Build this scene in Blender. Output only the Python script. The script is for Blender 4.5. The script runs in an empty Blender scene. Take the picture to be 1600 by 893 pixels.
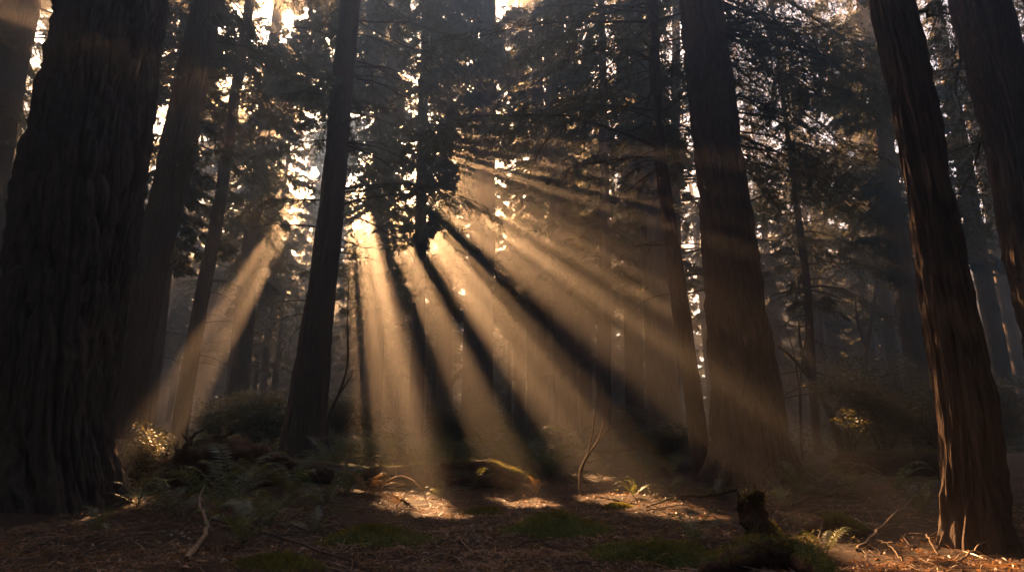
import bpy, math
import numpy as np
from mathutils import Vector
R = math.radians
rng = np.random.default_rng(7)
scene = bpy.context.scene
col = scene.collection

# ------------------------------------------------------------------ camera geometry
F, PITCH = 930.0, R(15)
cP, sP = math.cos(PITCH), math.sin(PITCH)
CAM = np.array([0.0, 0.0, 1.15])

def ray(px, py):
    a = (px - 800.0) / F; b = (446.5 - py) / F
    return np.array([a, cP - b * sP, sP + b * cP])

def at(px, py, d):
    r = ray(px, py); t = d / r[1]
    return CAM + r * t

def mpp(px, py, d):                      # metres per photo pixel at distance d
    return d / ray(px, py)[1] / F

# ------------------------------------------------------------------ noise
def _hash(i, j, seed):
    h = (i.astype(np.int64) * 374761393 + j.astype(np.int64) * 668265263 + seed * 1442695041) & 0xFFFFFFFF
    h = ((h ^ (h >> 13)) * 1274126177) & 0xFFFFFFFF
    h = (h ^ (h >> 16)) & 0xFFFFFFFF
    return h.astype(np.float64) / 4294967295.0

def vnoise(x, y, seed=0, perx=None):
    x = np.asarray(x, float); y = np.asarray(y, float)
    i = np.floor(x).astype(np.int64); j = np.floor(y).astype(np.int64)
    fx = x - i; fy = y - j
    fx = fx * fx * (3 - 2 * fx); fy = fy * fy * (3 - 2 * fy)
    i1 = i + 1
    if perx:
        i = i % perx; i1 = i1 % perx
    a = _hash(i, j, seed); b = _hash(i1, j, seed); c = _hash(i, j + 1, seed); d = _hash(i1, j + 1, seed)
    return (a * (1 - fx) + b * fx) * (1 - fy) + (c * (1 - fx) + d * fx) * fy

def fbm(x, y, seed=0, octv=4):
    s = 0; a = .5
    for k in range(octv):
        s = s + a * vnoise(x * 2 ** k, y * 2 ** k, seed + k * 17); a *= .5
    return s

GY = [-400, 0, 9, 12, 15, 20, 28, 36, 60, 120, 400]
GZ = [0, 0, 0.0, .07, .24, .50, .80, .98, 1.15, 1.5, 2.5]
def ground(x, y):
    x = np.asarray(x, float); y = np.asarray(y, float)
    base = np.interp(y, GY, GZ)
    near = np.clip(1 - np.abs(y) / 60, 0, 1)
    z = base + near * (.30 * (fbm(x / 3.1 + 9, y / 3.1 + 4, 3, 3) - .44) + .17 * (fbm(x / .62, y / .62, 11, 3) - .44)
                       + .07 * (fbm(x / .16, y / .16, 21, 2) - .37))
    # the clearing in the middle lies a little lower; the flanks and the far side heap up
    z = z + .25 * np.clip((np.abs(x - .5) - 3.2) / 4.0, 0, 1) * near * np.clip((y - 4) / 8, 0, 1)
    return z

def hit(px, py, dmax=60):
    r = ray(px, py)
    ys = np.linspace(3.0, dmax, 2400)
    p = CAM[None] + r[None] * (ys / r[1])[:, None]
    g = ground(p[:, 0], p[:, 1])
    k = np.argmax(p[:, 2] <= g)
    if p[k, 2] > g[k]:
        k = len(ys) - 1
    return np.array([p[k, 0], p[k, 1], float(g[k])])

# ------------------------------------------------------------------ sun
SUN_AZ, SUN_EL = R(-17.4), R(29.0)
S = np.array([math.sin(SUN_AZ) * math.cos(SUN_EL), math.cos(SUN_AZ) * math.cos(SUN_EL), math.sin(SUN_EL)])
U = np.array([math.cos(SUN_AZ), -math.sin(SUN_AZ), 0.0])
V = np.cross(U, S) * -1
V = V if V[2] > 0 else -V

def uv(p):
    p = np.asarray(p)
    return np.stack([p @ U, p @ V], -1)

# openings in the canopy: (world points, radius); everything growing in these corridors is left out
GAPS = []
def gap(pts, r):
    GAPS.append((uv(np.array(pts, float)), r, float(np.mean(np.array(pts, float) @ S))))
def ggap(px, py, r, dz=0.0):
    p = hit(px, py); p[2] += dz
    gap([p], r)

GRID = {}
def in_gap(p, grow=0.0):
    p = np.asarray(p, float); q = uv(p); res = np.zeros(len(q), bool)
    if GRID.get('n') != len(GAPS):         # a coarse map of where any corridor runs at all
        g = np.zeros((300, 300), bool); c = (np.arange(300) + .5) * .5 - 75
        for pts, r, t0 in GAPS:
            g |= (np.abs(c - pts[0][0]) < r + 1.3)[:, None] & (np.abs(c - pts[0][1]) < r + 1.3)[None]
        GRID['n'] = len(GAPS); GRID['g'] = g
    w = np.exp(-(((q[:, 0] + 5.5) / 5.0) ** 2 + ((q[:, 1] - 8.2) / 3.7) ** 2))
    k0 = np.where((w > .12) & (p @ S > 27))[0]
    if len(k0) and grow == 0:
        nn = .65 * vnoise(q[k0, 0] * 1.5, q[k0, 1] * 1.5, 61) + .35 * vnoise(q[k0, 0] * 4, q[k0, 1] * 4, 62)
        res[k0] = nn > 1.0 - .43 * np.sqrt(w[k0])
    i = np.clip(((q + 75) / .5).astype(int), 0, 299)
    sel = np.where(GRID['g'][i[:, 0], i[:, 1]])[0]
    if not len(sel): return res
    q = q[sel]; tt = p[sel] @ S
    n = (vnoise(q[:, 0] * 3.1, q[:, 1] * 3.1, 5) - .5)
    streak = vnoise(q[:, 0] * 4.3 + 7, q[:, 1] * 4.3, 15) < .84
    m = np.zeros(len(q), bool)
    for pts, r, t0 in GAPS:
        if grow > .05 and r < .25: continue          # trunks only keep clear of the broad corridors
        d = np.hypot(q[:, 0] - pts[0][0], q[:, 1] - pts[0][1])
        k = d < r + grow + .0035 * np.clip(tt - t0 - 18, 0, 120) + n * min(.3, r * .5)
        if r > .24 and grow == 0: k &= streak
        m |= k
    res[sel] |= m
    return res

# ------------------------------------------------------------------ materials
def new_mat(name):
    m = bpy.data.materials.new(name); m.use_nodes = True
    nt = m.node_tree; nt.nodes.clear()
    return m, nt, nt.nodes, nt.links

def ramp(N, stops):
    r = N.new('ShaderNodeValToRGB')
    el = r.color_ramp.elements
    while len(el) < len(stops): el.new(.5)
    for e, (p, c) in zip(el, stops):
        e.position = p; e.color = (*c, 1)
    return r

def surf_mat(name, stops, scale=(1, 1, 1), nscale=6, rough=.9, bump=.4, bdist=.02, detail=6, moss=None, spec=.2):
    m, nt, N, L = new_mat(name)
    out = N.new('ShaderNodeOutputMaterial'); b = N.new('ShaderNodeBsdfPrincipled')
    L.new(b.outputs[0], out.inputs[0])
    tc = N.new('ShaderNodeTexCoord'); mp = N.new('ShaderNodeMapping'); mp.inputs['Scale'].default_value = scale
    L.new(tc.outputs['Object'], mp.inputs[0])
    n1 = N.new('ShaderNodeTexNoise'); n1.inputs['Scale'].default_value = nscale; n1.inputs['Detail'].default_value = detail
    n1.inputs['Roughness'].default_value = .65
    L.new(mp.outputs[0], n1.inputs[0])
    rp = ramp(N, stops); L.new(n1.outputs[0], rp.inputs[0])
    colour = rp.outputs[0]
    if moss:
        n2 = N.new('ShaderNodeTexNoise'); n2.inputs['Scale'].default_value = moss[1]; n2.inputs['Detail'].default_value = 5
        L.new(tc.outputs['Object'], n2.inputs[0])
        ge = N.new('ShaderNodeNewGeometry'); sx = N.new('ShaderNodeSeparateXYZ'); L.new(ge.outputs['Normal'], sx.inputs[0])
        ma = N.new('ShaderNodeMath'); ma.operation = 'MULTIPLY_ADD'; ma.inputs[1].default_value = moss[3]; L.new(sx.outputs[2], ma.inputs[0]); L.new(n2.outputs[0], ma.inputs[2])
        r2 = ramp(N, [(moss[2], (0, 0, 0)), (moss[2] + .12, (1, 1, 1))]); L.new(ma.outputs[0], r2.inputs[0])
        mx = N.new('ShaderNodeMixRGB'); L.new(r2.outputs[0], mx.inputs[0]); L.new(rp.outputs[0], mx.inputs[1])
        r3 = ramp(N, [(.3, tuple(c * .5 for c in moss[0])), (.7, moss[0])]); L.new(n1.outputs[0], r3.inputs[0])
        L.new(r3.outputs[0], mx.inputs[2]); colour = mx.outputs[0]
    L.new(colour, b.inputs['Base Color'])
    b.inputs['Roughness'].default_value = rough
    b.inputs['Specular IOR Level'].default_value = spec
    if bump:
        bp = N.new('ShaderNodeBump'); bp.inputs['Strength'].default_value = bump; bp.inputs['Distance'].default_value = bdist
        L.new(n1.outputs[0], bp.inputs['Height']); L.new(bp.outputs[0], b.inputs['Normal'])
    return m

def leaf_mat(name, stops, nscale=.8, trans=(.1, .12, .03), tf=.4, gloss=.06):
    m, nt, N, L = new_mat(name)
    out = N.new('ShaderNodeOutputMaterial')
    ge = N.new('ShaderNodeNewGeometry'); tc = N.new('ShaderNodeTexCoord')
    n1 = N.new('ShaderNodeTexNoise'); n1.inputs['Scale'].default_value = nscale; n1.inputs['Detail'].default_value = 6
    L.new(tc.outputs['Object'], n1.inputs[0])
    ad = N.new('ShaderNodeMath'); ad.operation = 'MULTIPLY_ADD'; ad.inputs[1].default_value = .35
    L.new(ge.outputs['Random Per Island'], ad.inputs[0]); L.new(n1.outputs[0], ad.inputs[2])
    rp = ramp(N, stops); L.new(ad.outputs[0], rp.inputs[0])
    d = N.new('ShaderNodeBsdfDiffuse'); t = N.new('ShaderNodeBsdfTranslucent'); g = N.new('ShaderNodeBsdfGlossy')
    g.inputs['Roughness'].default_value = .45; g.inputs['Color'].default_value = (.8, .8, .8, 1)
    L.new(rp.outputs[0], d.inputs[0]); t.inputs[0].default_value = (*trans, 1)
    m1 = N.new('ShaderNodeMixShader'); m1.inputs[0].default_value = tf
    L.new(d.outputs[0], m1.inputs[1]); L.new(t.outputs[0], m1.inputs[2])
    m2 = N.new('ShaderNodeMixShader'); m2.inputs[0].default_value = gloss
    L.new(m1.outputs[0], m2.inputs[1]); L.new(g.outputs[0], m2.inputs[2])
    L.new(m2.outputs[0], out.inputs[0])
    return m

M = {}
M['bark'] = surf_mat('redwood_bark', [(.28, (.033, .024, .018)), (.5, (.10, .066, .047)), (.72, (.19, .125, .085))], (1, 1, .11), 22, bump=1, bdist=.05, detail=10)
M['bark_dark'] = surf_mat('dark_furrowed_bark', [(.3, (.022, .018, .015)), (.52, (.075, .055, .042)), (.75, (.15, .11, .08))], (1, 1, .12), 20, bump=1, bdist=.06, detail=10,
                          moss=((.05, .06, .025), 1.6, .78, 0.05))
M['bark_grey'] = surf_mat('grey_brown_bark', [(.3, (.05, .038, .03)), (.55, (.12, .09, .068)), (.75, (.19, .145, .11))], (1, 1, .12), 10, bump=.6, bdist=.03)
M['twig'] = surf_mat('twig_bark', [(.3, (.04, .03, .022)), (.7, (.12, .088, .06))], (1, 1, 1), 20, bump=.2)
M['deadwood'] = surf_mat('pale_dead_wood', [(.3, (.13, .085, .05)), (.7, (.34, .25, .16))], (1, 1, 1), 18, bump=.3, bdist=.01)
M['rot'] = surf_mat('rotten_mossy_wood', [(.3, (.03, .018, .012)), (.6, (.12, .06, .035)), (.8, (.2, .11, .06))], (1, 1, 1), 9, bump=.8, bdist=.03,
                    moss=((.06, .075, .018), 2.2, .95, .55))
M['moss'] = surf_mat('moss_cushion', [(.25, (.02, .026, .008)), (.5, (.06, .075, .018)), (.75, (.13, .14, .03))], (1, 1, 1), 30, bump=.9, bdist=.03, detail=8)
M['ground'] = surf_mat('forest_soil', [(.28, (.012, .008, .006)), (.5, (.034, .021, .013)), (.72, (.09, .05, .027))], (1, 1, 1), 13, bump=.9, bdist=.03, detail=9,
                       moss=((.055, .065, .018), .55, 1.17, .55))
M['needle'] = leaf_mat('conifer_needles', [(.35, (.012, .024, .013)), (.6, (.030, .052, .026)), (.85, (.055, .078, .034))], .7, (.13, .12, .035), .38)
M['needle_far'] = leaf_mat('far_conifer_needles', [(.35, (.014, .027, .015)), (.6, (.032, .053, .026)), (.85, (.06, .08, .035))], .35, (.14, .12, .035), .38)
M['broadleaf'] = leaf_mat('shrub_leaves', [(.35, (.018, .03, .012)), (.6, (.04, .06, .022)), (.9, (.09, .09, .03))], 2, (.22, .18, .045), .45, .1)
M['fern'] = leaf_mat('fern_green', [(.35, (.04, .065, .025)), (.6, (.075, .115, .04)), (.9, (.13, .16, .05))], 3, (.2, .2, .05), .4, .07)
M['fern_dead'] = leaf_mat('fern_dead', [(.35, (.10, .05, .022)), (.6, (.2, .11, .045)), (.9, (.3, .18, .07))], 3, (.35, .2, .07), .4, .04)
M['litter'] = leaf_mat('dry_litter', [(.3, (.03, .016, .009)), (.62, (.12, .058, .026)), (.95, (.38, .22, .10))], 3, (.4, .2, .08), .3, .08)
M['mossblade'] = leaf_mat('moss_blades', [(.35, (.04, .055, .012)), (.6, (.085, .105, .022)), (.9, (.16, .165, .04))], 4, (.25, .22, .04), .45, .03)

# ------------------------------------------------------------------ mesh building
def mesh_np(name, verts, quads, mats, midx=None, smooth=False):
    verts = np.ascontiguousarray(verts, np.float32); quads = np.ascontiguousarray(quads, np.int32)
    me = bpy.data.meshes.new(name)
    me.vertices.add(len(verts)); me.vertices.foreach_set('co', verts.ravel())
    me.loops.add(quads.size); me.loops.foreach_set('vertex_index', quads.ravel())
    me.polygons.add(len(quads))
    me.polygons.foreach_set('loop_start', np.arange(0, quads.size, 4, dtype=np.int32))
    me.polygons.foreach_set('loop_total', np.full(len(quads), 4, np.int32))
    for m in mats: me.materials.append(m)
    if midx is not None: me.polygons.foreach_set('material_index', np.ascontiguousarray(midx, np.int32))
    if smooth: me.polygons.foreach_set('use_smooth', np.ones(len(quads), bool))
    me.update(calc_edges=True)
    return me

class Geo:                                 # collects quads of one object
    def __init__(s): s.v, s.q, s.m, s.n = [], [], [], 0
    def add(s, v, q, m=0):
        v = np.asarray(v, float).reshape(-1, 3); q = np.asarray(q, np.int64).reshape(-1, 4)
        s.v.append(v); s.q.append(q + s.n); s.m.append(np.full(len(q), m)); s.n += len(v)
    def leaves(s, quads, m=0):             # (Q,4,3)
        s.add(quads.reshape(-1, 3), np.arange(len(quads) * 4).reshape(-1, 4), m)
    def tube(s, pts, rad, sides=6, m=0):
        pts = np.asarray(pts, float); rad = np.asarray(rad, float); n = len(pts)
        t = np.gradient(pts, axis=0); t /= np.linalg.norm(t, axis=1)[:, None] + 1e-9
        ref = np.array([0, 0, 1.0]) if abs(t[:, 2]).mean() < .8 else np.array([1.0, 0, 0])
        a = np.cross(t, ref); a /= np.linalg.norm(a, axis=1)[:, None] + 1e-9
        b = np.cross(t, a)
        th = np.arange(sides) * 2 * math.pi / sides
        v = pts[:, None] + rad[:, None, None] * (a[:, None] * np.cos(th)[None, :, None] + b[:, None] * np.sin(th)[None, :, None])
        i = np.arange(n - 1)[:, None] * sides; j = np.arange(sides)[None]; k = (j + 1) % sides
        q = np.stack([i + j, i + k, i + sides + k, i + sides + j], -1)
        s.add(v, q, m)
    def build(s, name, mats, parent=None, origin=(0, 0, 0), smooth=False):
        o = np.asarray(origin, float)
        me = mesh_np(name, np.concatenate(s.v) - o, np.concatenate(s.q), mats, np.concatenate(s.m), smooth)
        ob = bpy.data.objects.new(name, me); col.objects.link(ob)
        if parent is not None: ob.parent = parent
        else: ob.location = o
        return ob

def empty(name, label, cat, loc, group=None):
    o = bpy.data.objects.new(name, None); col.objects.link(o); o.location = [float(c) for c in loc]
    o.empty_display_size = .2
    o['label'] = label; o['category'] = cat
    if group: o['group'] = group
    return o
def tag(o, label=None, cat=None, group=None, kind=None):
    if label: o['label'] = label
    if cat: o['category'] = cat
    if group: o['group'] = group
    if kind: o['kind'] = kind
    return o
def nrm(a): return a / (np.linalg.norm(a, axis=-1, keepdims=True) + 1e-9)

# ------------------------------------------------------------------ trunks
def trunk_geo(z, x, y, r, seg, furrow=.03, spacing=.16, flare=(0, 1, 5), seed=0, zb=0.0, twist=.03):
    """closed ring mesh with furrowed bark; z,x,y,r are arrays along the axis"""
    th = np.linspace(0, 2 * math.pi, seg, endpoint=False)
    T, Z = np.meshgrid(th, z)
    rr = r[:, None]
    rm = float(np.median(r)); ncell = max(6, int(2 * math.pi * rm / spacing))
    uu = T / (2 * math.pi) * ncell + (Z - zb) * twist * 3
    wob = (vnoise(T / (2 * math.pi) * 9, Z * .45, seed + 40, 9) - .5) * 1.1 + (vnoise(T / (2 * math.pi) * 30, Z * 1.6, seed + 41, 30) - .5) * .35
    n1 = vnoise(uu + wob, Z * .38, seed, ncell)
    n2 = vnoise(uu * 2 + wob, Z * 1.1, seed + 1, ncell * 2)
    n3 = vnoise(uu * 5 + wob * 2, Z * 2.6, seed + 2, ncell * 5)
    n4 = vnoise(uu * 3 + wob * 3, Z * 7.0, seed + 6, ncell * 3)
    g = np.abs(n1 - .5) * 2
    groove = -furrow * (1 - np.clip(g / .42, 0, 1)) ** 1.3
    d = groove - furrow * .7 * (1 - np.clip(np.abs(n2 - .5) * 5, 0, 1)) + furrow * .75 * (n3 - .5) + furrow * .5 * (n4 - .5)
    lump = rm * .05 * (vnoise(T / (2 * math.pi) * 4, Z * .35, seed + 9, 4) - .5) * 2
    fa, fh, fk = flare
    ph = seed * 1.7
    lob = np.clip(.45 + .55 * np.cos(fk * T + ph + .7 * np.sin(T * 2 + ph)), 0, 1)
    fl = fa * np.exp(-np.clip(Z - zb, 0, None) / fh) * lob
    RR = rr + d * np.clip(rr / max(rm, .01), .3, 1.2) + lump * np.clip(rr / rm, .2, 1) + fl
    X = x[:, None] + RR * np.cos(T); Y = y[:, None] + RR * np.sin(T)
    v = np.stack([X, Y, Z], -1)
    n = len(z)
    i = np.arange(n - 1)[:, None] * seg; j = np.arange(seg)[None]; k = (j + 1) % seg
    q = np.stack([i + j, i + k, i + seg + k, i + seg + j], -1)
    return v.reshape(-1, 3), q.reshape(-1, 4)

class Tree: pass
TREES = []
def tree(label, d, rows, top=42, seg=48, dz=.25, furrow=.02, spacing=.16, flare=None, mat='bark', crown=None, name='conifer_tree', seed=None, group=None, basez=None):
    """rows: (photo y, left edge x, right edge x) of the trunk; d: distance"""
    t = Tree(); t.d = d; t.crown = crown
    seed = seed if seed is not None else len(TREES) * 13 + 5
    zz, xx, rr = [], [], []
    for py, a, b in rows:
        ra, rb = ray(a, py), ray(b, py); fa_, fb_ = math.atan2(ra[0], ra[1]), math.atan2(rb[0], rb[1]); c_ = (fa_ + fb_) / 2
        rad_ = d / math.cos(c_) * math.sin((fb_ - fa_) / 2)
        p = at((a + b) / 2, py, d); zz.append(p[2]); xx.append(d * math.tan(c_)); rr.append(rad_)
    o = np.argsort(zz); zz, xx, rr = np.array(zz)[o], np.array(xx)[o], np.array(rr)[o]
    # base: go straight on to the ground
    s0 = (xx[1] - xx[0]) / (zz[1] - zz[0])
    gz = float(ground(xx[0], d)) if basez is None else basez
    if zz[0] > gz - .3:
        xb = xx[0] - s0 * (zz[0] - gz); gz = float(ground(xb, d)) if basez is None else basez
        zz = np.r_[gz - .5, zz]; xx = np.r_[xx[0] - s0 * (zz[1] - gz + .5), xx]; rr = np.r_[rr[0] * 1.05, rr]
    s1 = (xx[-1] - xx[-2]) / (zz[-1] - zz[-2])
    if top > zz[-1] + 1:
        zt = np.array([zz[-1] + (top - zz[-1]) * f for f in (.33, .66, 1)])
        fr = np.array([.8, .5, .06])
        xx = np.r_[xx, xx[-1] + s1 * (zt - zz[-1]) * np.array([1, .9, .8])]; rr = np.r_[rr, rr[-1] * fr]; zz = np.r_[zz, zt]
    zvis = CAM[2] + d * 1.05
    z1 = np.arange(zz[0], min(zvis, zz[-1]), dz); z2 = np.arange(min(zvis, zz[-1]), zz[-1] + .01, 1.5)
    z = np.unique(np.r_[z1, z2, zz[-1]])
    x = np.interp(z, zz, xx); r = np.interp(z, zz, rr)
    ksm = max(3, int(.9 / dz)) | 1
    def smooth(a):
        p = np.pad(a, ksm // 2, mode='reflect', reflect_type='odd'); return np.convolve(p, np.ones(ksm) / ksm, 'valid')
    x = smooth(x); r = np.clip(smooth(r), .02, None)
    x = x + .04 * r.mean() * np.sin(z * .6 + seed)
    y = d + .05 * np.sin(z * .45 + seed * 2)
    t.z, t.x, t.y, t.r = z, x, y, r
    t.base = np.array([np.interp(gz, z, x), np.interp(gz, z, y), gz]); t.top = float(zz[-1])
    if flare is None: flare = (r[0] * .25, .5, 5)
    t.root = empty(name, label, 'tree', t.base, group)
    v, q = trunk_geo(z, x, y, r, seg, furrow, spacing, flare, seed, gz)
    g = Geo(); g.add(v, q)
    t.trunk = g.build('trunk', [M[mat]], t.root, t.base, smooth=True)
    t.cg = Geo(); t.hascrown = False
    t.ax = lambda h: np.array([np.interp(h, z, x), np.interp(h, z, y), h])
    t.rad = lambda h: float(np.interp(h, z, r))
    TREES.append(t); return t

# ------------------------------------------------------------------ foliage
def boughs(t, start, az, L, rise, droop, leaf=(.2, .055), twigs=9, K=7, carve=True, wood=True, tl=1.0, geo=None, r0=.03):
    """needle sprays along boughs; all arrays of length N; returns leaf quads (and adds wood to the crown)"""
    N = len(az)
    start = np.asarray(start, float)
    h = np.stack([np.cos(az), np.sin(az), np.zeros(N)], -1)
    cnt = np.maximum(3, (L * twigs).astype(int)); idx = np.repeat(np.arange(N), cnt); m = len(idx)
    s = .12 + .88 * rng.random(m) ** .75
    Li = L[idx]
    tp = start[idx] + h[idx] * (Li * s)[:, None]
    tp[:, 2] += Li * (rise[idx] * s - droop[idx] * s * s)
    tan = h[idx].copy(); tan[:, 2] = rise[idx] - 2 * droop[idx] * s; tan = nrm(tan)
    perp = np.stack([-h[idx][:, 1], h[idx][:, 0], np.zeros(m)], -1)
    side = np.where(rng.random(m) < .5, -1, 1)[:, None]
    td = nrm(tan * (.35 + .5 * rng.random((m, 1))) + side * perp * (.3 + .8 * rng.random((m, 1))) + np.array([0, 0, -1.0]) * (.1 + .6 * rng.random((m, 1))))
    tlen = tl * (.18 + .17 * Li) * (1.1 - .6 * s) * (.5 + rng.random(m))
    j = np.repeat(np.arange(m), K); n = len(j)
    q = rng.random(n)
    b = tp[j] + td[j] * (tlen[j] * q)[:, None]; b[:, 2] -= .25 * tlen[j] * q * q
    sp = nrm(np.cross(td[j], np.array([0, 0, 1.0])))
    sgn = np.where(rng.random(n) < .5, -1, 1)[:, None]
    ld = nrm(td[j] * .75 + sp * sgn * .75 + rng.normal(0, .2, (n, 3)) + np.array([0, 0, -.25]))
    nn = nrm(np.array([0, 0, 1.0]) + rng.normal(0, .75, (n, 3)))
    wv = nrm(np.cross(ld, nn))
    ll = leaf[0] * (.6 + .8 * rng.random(n))[:, None]; lw = leaf[1] * (.7 + .6 * rng.random(n))[:, None]
    Q = np.stack([b, b + ld * ll * .45 + wv * lw, b + ld * ll, b + ld * ll * .45 - wv * lw], 1)
    if carve:
        Q = Q[~in_gap(Q.mean(1))]
    g = geo if geo is not None else t.cg
    g.leaves(Q, 0); t.hascrown = True
    if wood:
        ss = np.linspace(0, 1, 6)
        for i in range(N):
            p = start[i] + h[i] * (L[i] * ss)[:, None]; p[:, 2] += L[i] * (rise[i] * ss - droop[i] * ss * ss)
            p[1:-1] += rng.normal(0, .03 * L[i] ** .5, (4, 3))
            if carve and in_gap(np.concatenate([p[:-1] + (p[1:] - p[:-1]) * w for w in (0, .2, .4, .6, .8)]), .03).any(): continue
            g.tube(p, (r0 * (.4 + .2 * L[i])) * (1.05 - ss), 4, 1)
    return Q

def crown(t, z0, z1, n, Lmax, leaf=(.22, .06), twigs=8, K=7, fade=.3, azr=None, tl=1.0, lower=.35):
    """radial boughs between z0 and z1, longest near the lower third"""
    zs = z0 + (z1 - z0) * rng.random(n) ** 1.05
    f = (zs - z0) / (z1 - z0)
    prof = np.where(f < fade, lower + (1 - lower) * f / fade, (1 - (f - fade) / (1 - fade)) ** .75 * .95 + .07)
    L = Lmax * prof * (.55 + .6 * rng.random(n))
    az = rng.random(n) * 2 * math.pi if azr is None else rng.uniform(azr[0], azr[1], n)
    st = np.array([t.ax(h) for h in zs])
    boughs(t, st, az, L, .05 + .25 * rng.random(n), .25 + .35 * rng.random(n), leaf, twigs, K, tl=tl)

def finish_crowns(trees, mat):
    for t in trees:
        if t.hascrown:
            t.cg.build('crown', [mat, M['twig']], t.root, t.base)

# dead branches, each one a part of its tree
def branch_poly(p0, az, L, rise, droop, n=9, wob=.06):
    s = np.linspace(0, 1, n)
    p = p0 + np.stack([np.cos(az) * L * s, np.sin(az) * L * s, L * (rise * s - droop * s * s)], -1)
    w = np.cumsum(rng.normal(0, wob * L / n ** .5, (n, 3)), 0) * s[:, None]; p = p + w
    return p
def dead_branch(t, pts, r0, subs=4, mat='twig', subL=.45):
    g = Geo(); pts = np.asarray(pts, float); n = len(pts)
    if n < 7:                                # smooth a hand-placed polyline
        k = np.linspace(0, n - 1, 14); a = np.arange(n)
        pts = np.stack([np.interp(k, a, pts[:, c]) for c in range(3)], -1)
        for _ in range(2): pts[1:-1] = (pts[:-2] + 2 * pts[1:-1] + pts[2:]) / 4
        n = len(pts); pts[1:] += rng.normal(0, .025, (n - 1, 3))
    s = np.linspace(0, 1, n)
    g.tube(pts, r0 * (1 - .88 * s), 6)
    Lg = np.linalg.norm(pts[-1] - pts[0])
    for _ in range(subs):
        k = rng.integers(max(1, n // 4), n - 1)
        d = nrm(pts[min(k + 1, n - 1)] - pts[k - 1]); sd = nrm(np.cross(d, rng.normal(0, 1, 3)))
        l = Lg * subL * (.4 + rng.random()) * (1.1 - s[k])
        d2 = nrm(d * .8 + sd * .8 + np.array([0, 0, -.15]))
        ss = np.linspace(0, 1, 6)[:, None]
        p = pts[k] + d2 * l * ss; p[:, 2] -= (.3 * l * ss * ss)[:, 0]; p[1:] += rng.normal(0, .03 * l, (5, 3))
        g.tube(p, r0 * .45 * (1 - s[k] * .6) * (1 - .85 * ss[:, 0]), 4)
    return g.build('branch', [M[mat]], t.root, t.base, smooth=True)
def dead_branches(t, n, z0, z1, Lr, azs=None, r0=.022, droop=(.1, .6), rise=(-.1, .3), subs=4):
    for _ in range(n):
        zz = rng.uniform(z0, z1)
        az = rng.choice(azs) + rng.normal(0, .5) if azs else rng.uniform(0, 2 * math.pi)
        L = rng.uniform(*Lr)
        p = branch_poly(t.ax(zz) + t.rad(zz) * .8 * np.array([math.cos(az), math.sin(az), 0]), az, L, rng.uniform(*rise), rng.uniform(*droop))
        if in_gap(np.concatenate([p[:-1], (p[1:] + p[:-1]) / 2])).any() and rng.random() < .8: continue
        dead_branch(t, p, r0 * (.6 + .25 * L), subs)
def px_branch(t, pxs, d0, d1, r0=.03, subs=4):
    k = np.linspace(d0, d1, len(pxs))
    dead_branch(t, np.array([at(a, b, dd) for (a, b), dd in zip(pxs, k)]), r0, subs)

# ================================================================== THE GAPS (where the sun comes through)
ggap(650, 785, .72); ggap(690, 800, .4)
ggap(565, 735, .3); ggap(604, 728, .5)
ggap(835, 786, .48); ggap(775, 760, .28)
ggap(985, 782, .72); ggap(1055, 798, .55); ggap(925, 745, .4)
ggap(1400, 868, .5); ggap(1335, 856, .36); ggap(1510, 882, .42); ggap(1440, 890, .4)
gap([at(226, 655, 12.5)], .22); gap([at(243, 695, 12.4)], .2); gap([at(1200, 788, 7.5)], .13)
gap([at(345, 560, 22)], .34)
gap([at(1090, 515, 16.5)], .34); gap([at(1045, 600, 18)], .26); gap([at(1000, 430, 22)], .32)
for x_, y_, r_ in ((1392, 110, .07), (1404, 185, .08), (1416, 265, .08), (1428, 345, .10), (1438, 410, .12), (1449, 480, .15), (1457, 540, .18), (1465, 600, .2), (1472, 660, .21), (1478, 715, .22), (1485, 770, .24), (1492, 830, .36)):
    gap([at(x_, y_, 7.2)], r_)
gap([at(1086, 250, 15)], .22); gap([at(1090, 320, 15)], .22)
gap([at(1098, 420, 15)], .18); gap([at(1106, 560, 15)], .2); gap([at(1112, 660, 15)], .2)
gap([at(1576, 400, 10.3)], .2); gap([at(1592, 460, 10.3)], .2)
gap([at(1318, 645, 17.5)], .42)
for x_, y_, d_, r_ in ((1000, 500, 19, .16), (965, 560, 19, .2), (1060, 470, 18, .13), (930, 420, 24, .2), (900, 480, 24, .16), (480, 560, 24, .14), (395, 520, 26, .14), (700, 600, 17, .16), (735, 690, 15, .2), (820, 640, 16, .2)):
    gap([at(x_, y_, d_)], r_)

for _ in range(18):
    x_ = rng.uniform(560, 1090); y_ = rng.uniform(650, 790)
    ggap(x_, y_, rng.uniform(.07, .15))
for _ in range(7):
    gap([at(rng.uniform(880, 1090), rng.uniform(400, 600), rng.uniform(17, 26))], rng.uniform(.08, .14))

# ================================================================== THE TREES
# the large trunks near the camera
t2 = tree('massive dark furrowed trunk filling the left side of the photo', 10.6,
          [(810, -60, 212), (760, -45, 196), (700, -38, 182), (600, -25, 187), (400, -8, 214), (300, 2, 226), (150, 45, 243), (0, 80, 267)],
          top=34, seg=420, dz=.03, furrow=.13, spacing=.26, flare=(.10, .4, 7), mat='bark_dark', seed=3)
t3 = tree('broad straight trunk just right of the massive dark trunk, behind the sunlit shrub', 17.5,
          [(690, 165, 236), (620, 178, 229), (447, 201, 258), (224, 248, 310), (0, 301, 349)], top=38, seg=180, dz=.08, furrow=.035, spacing=.2, seed=11)
t6 = tree('tall brown trunk left of centre with bare drooping branches, in front of the low sun', 20,
          [(715, 437, 510), (690, 441, 507), (600, 455, 515), (447, 480, 525), (224, 509, 546), (0, 533, 563)], top=40, seg=180, dz=.08, furrow=.03, spacing=.17, flare=(.16, .7, 6), seed=21)
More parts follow.
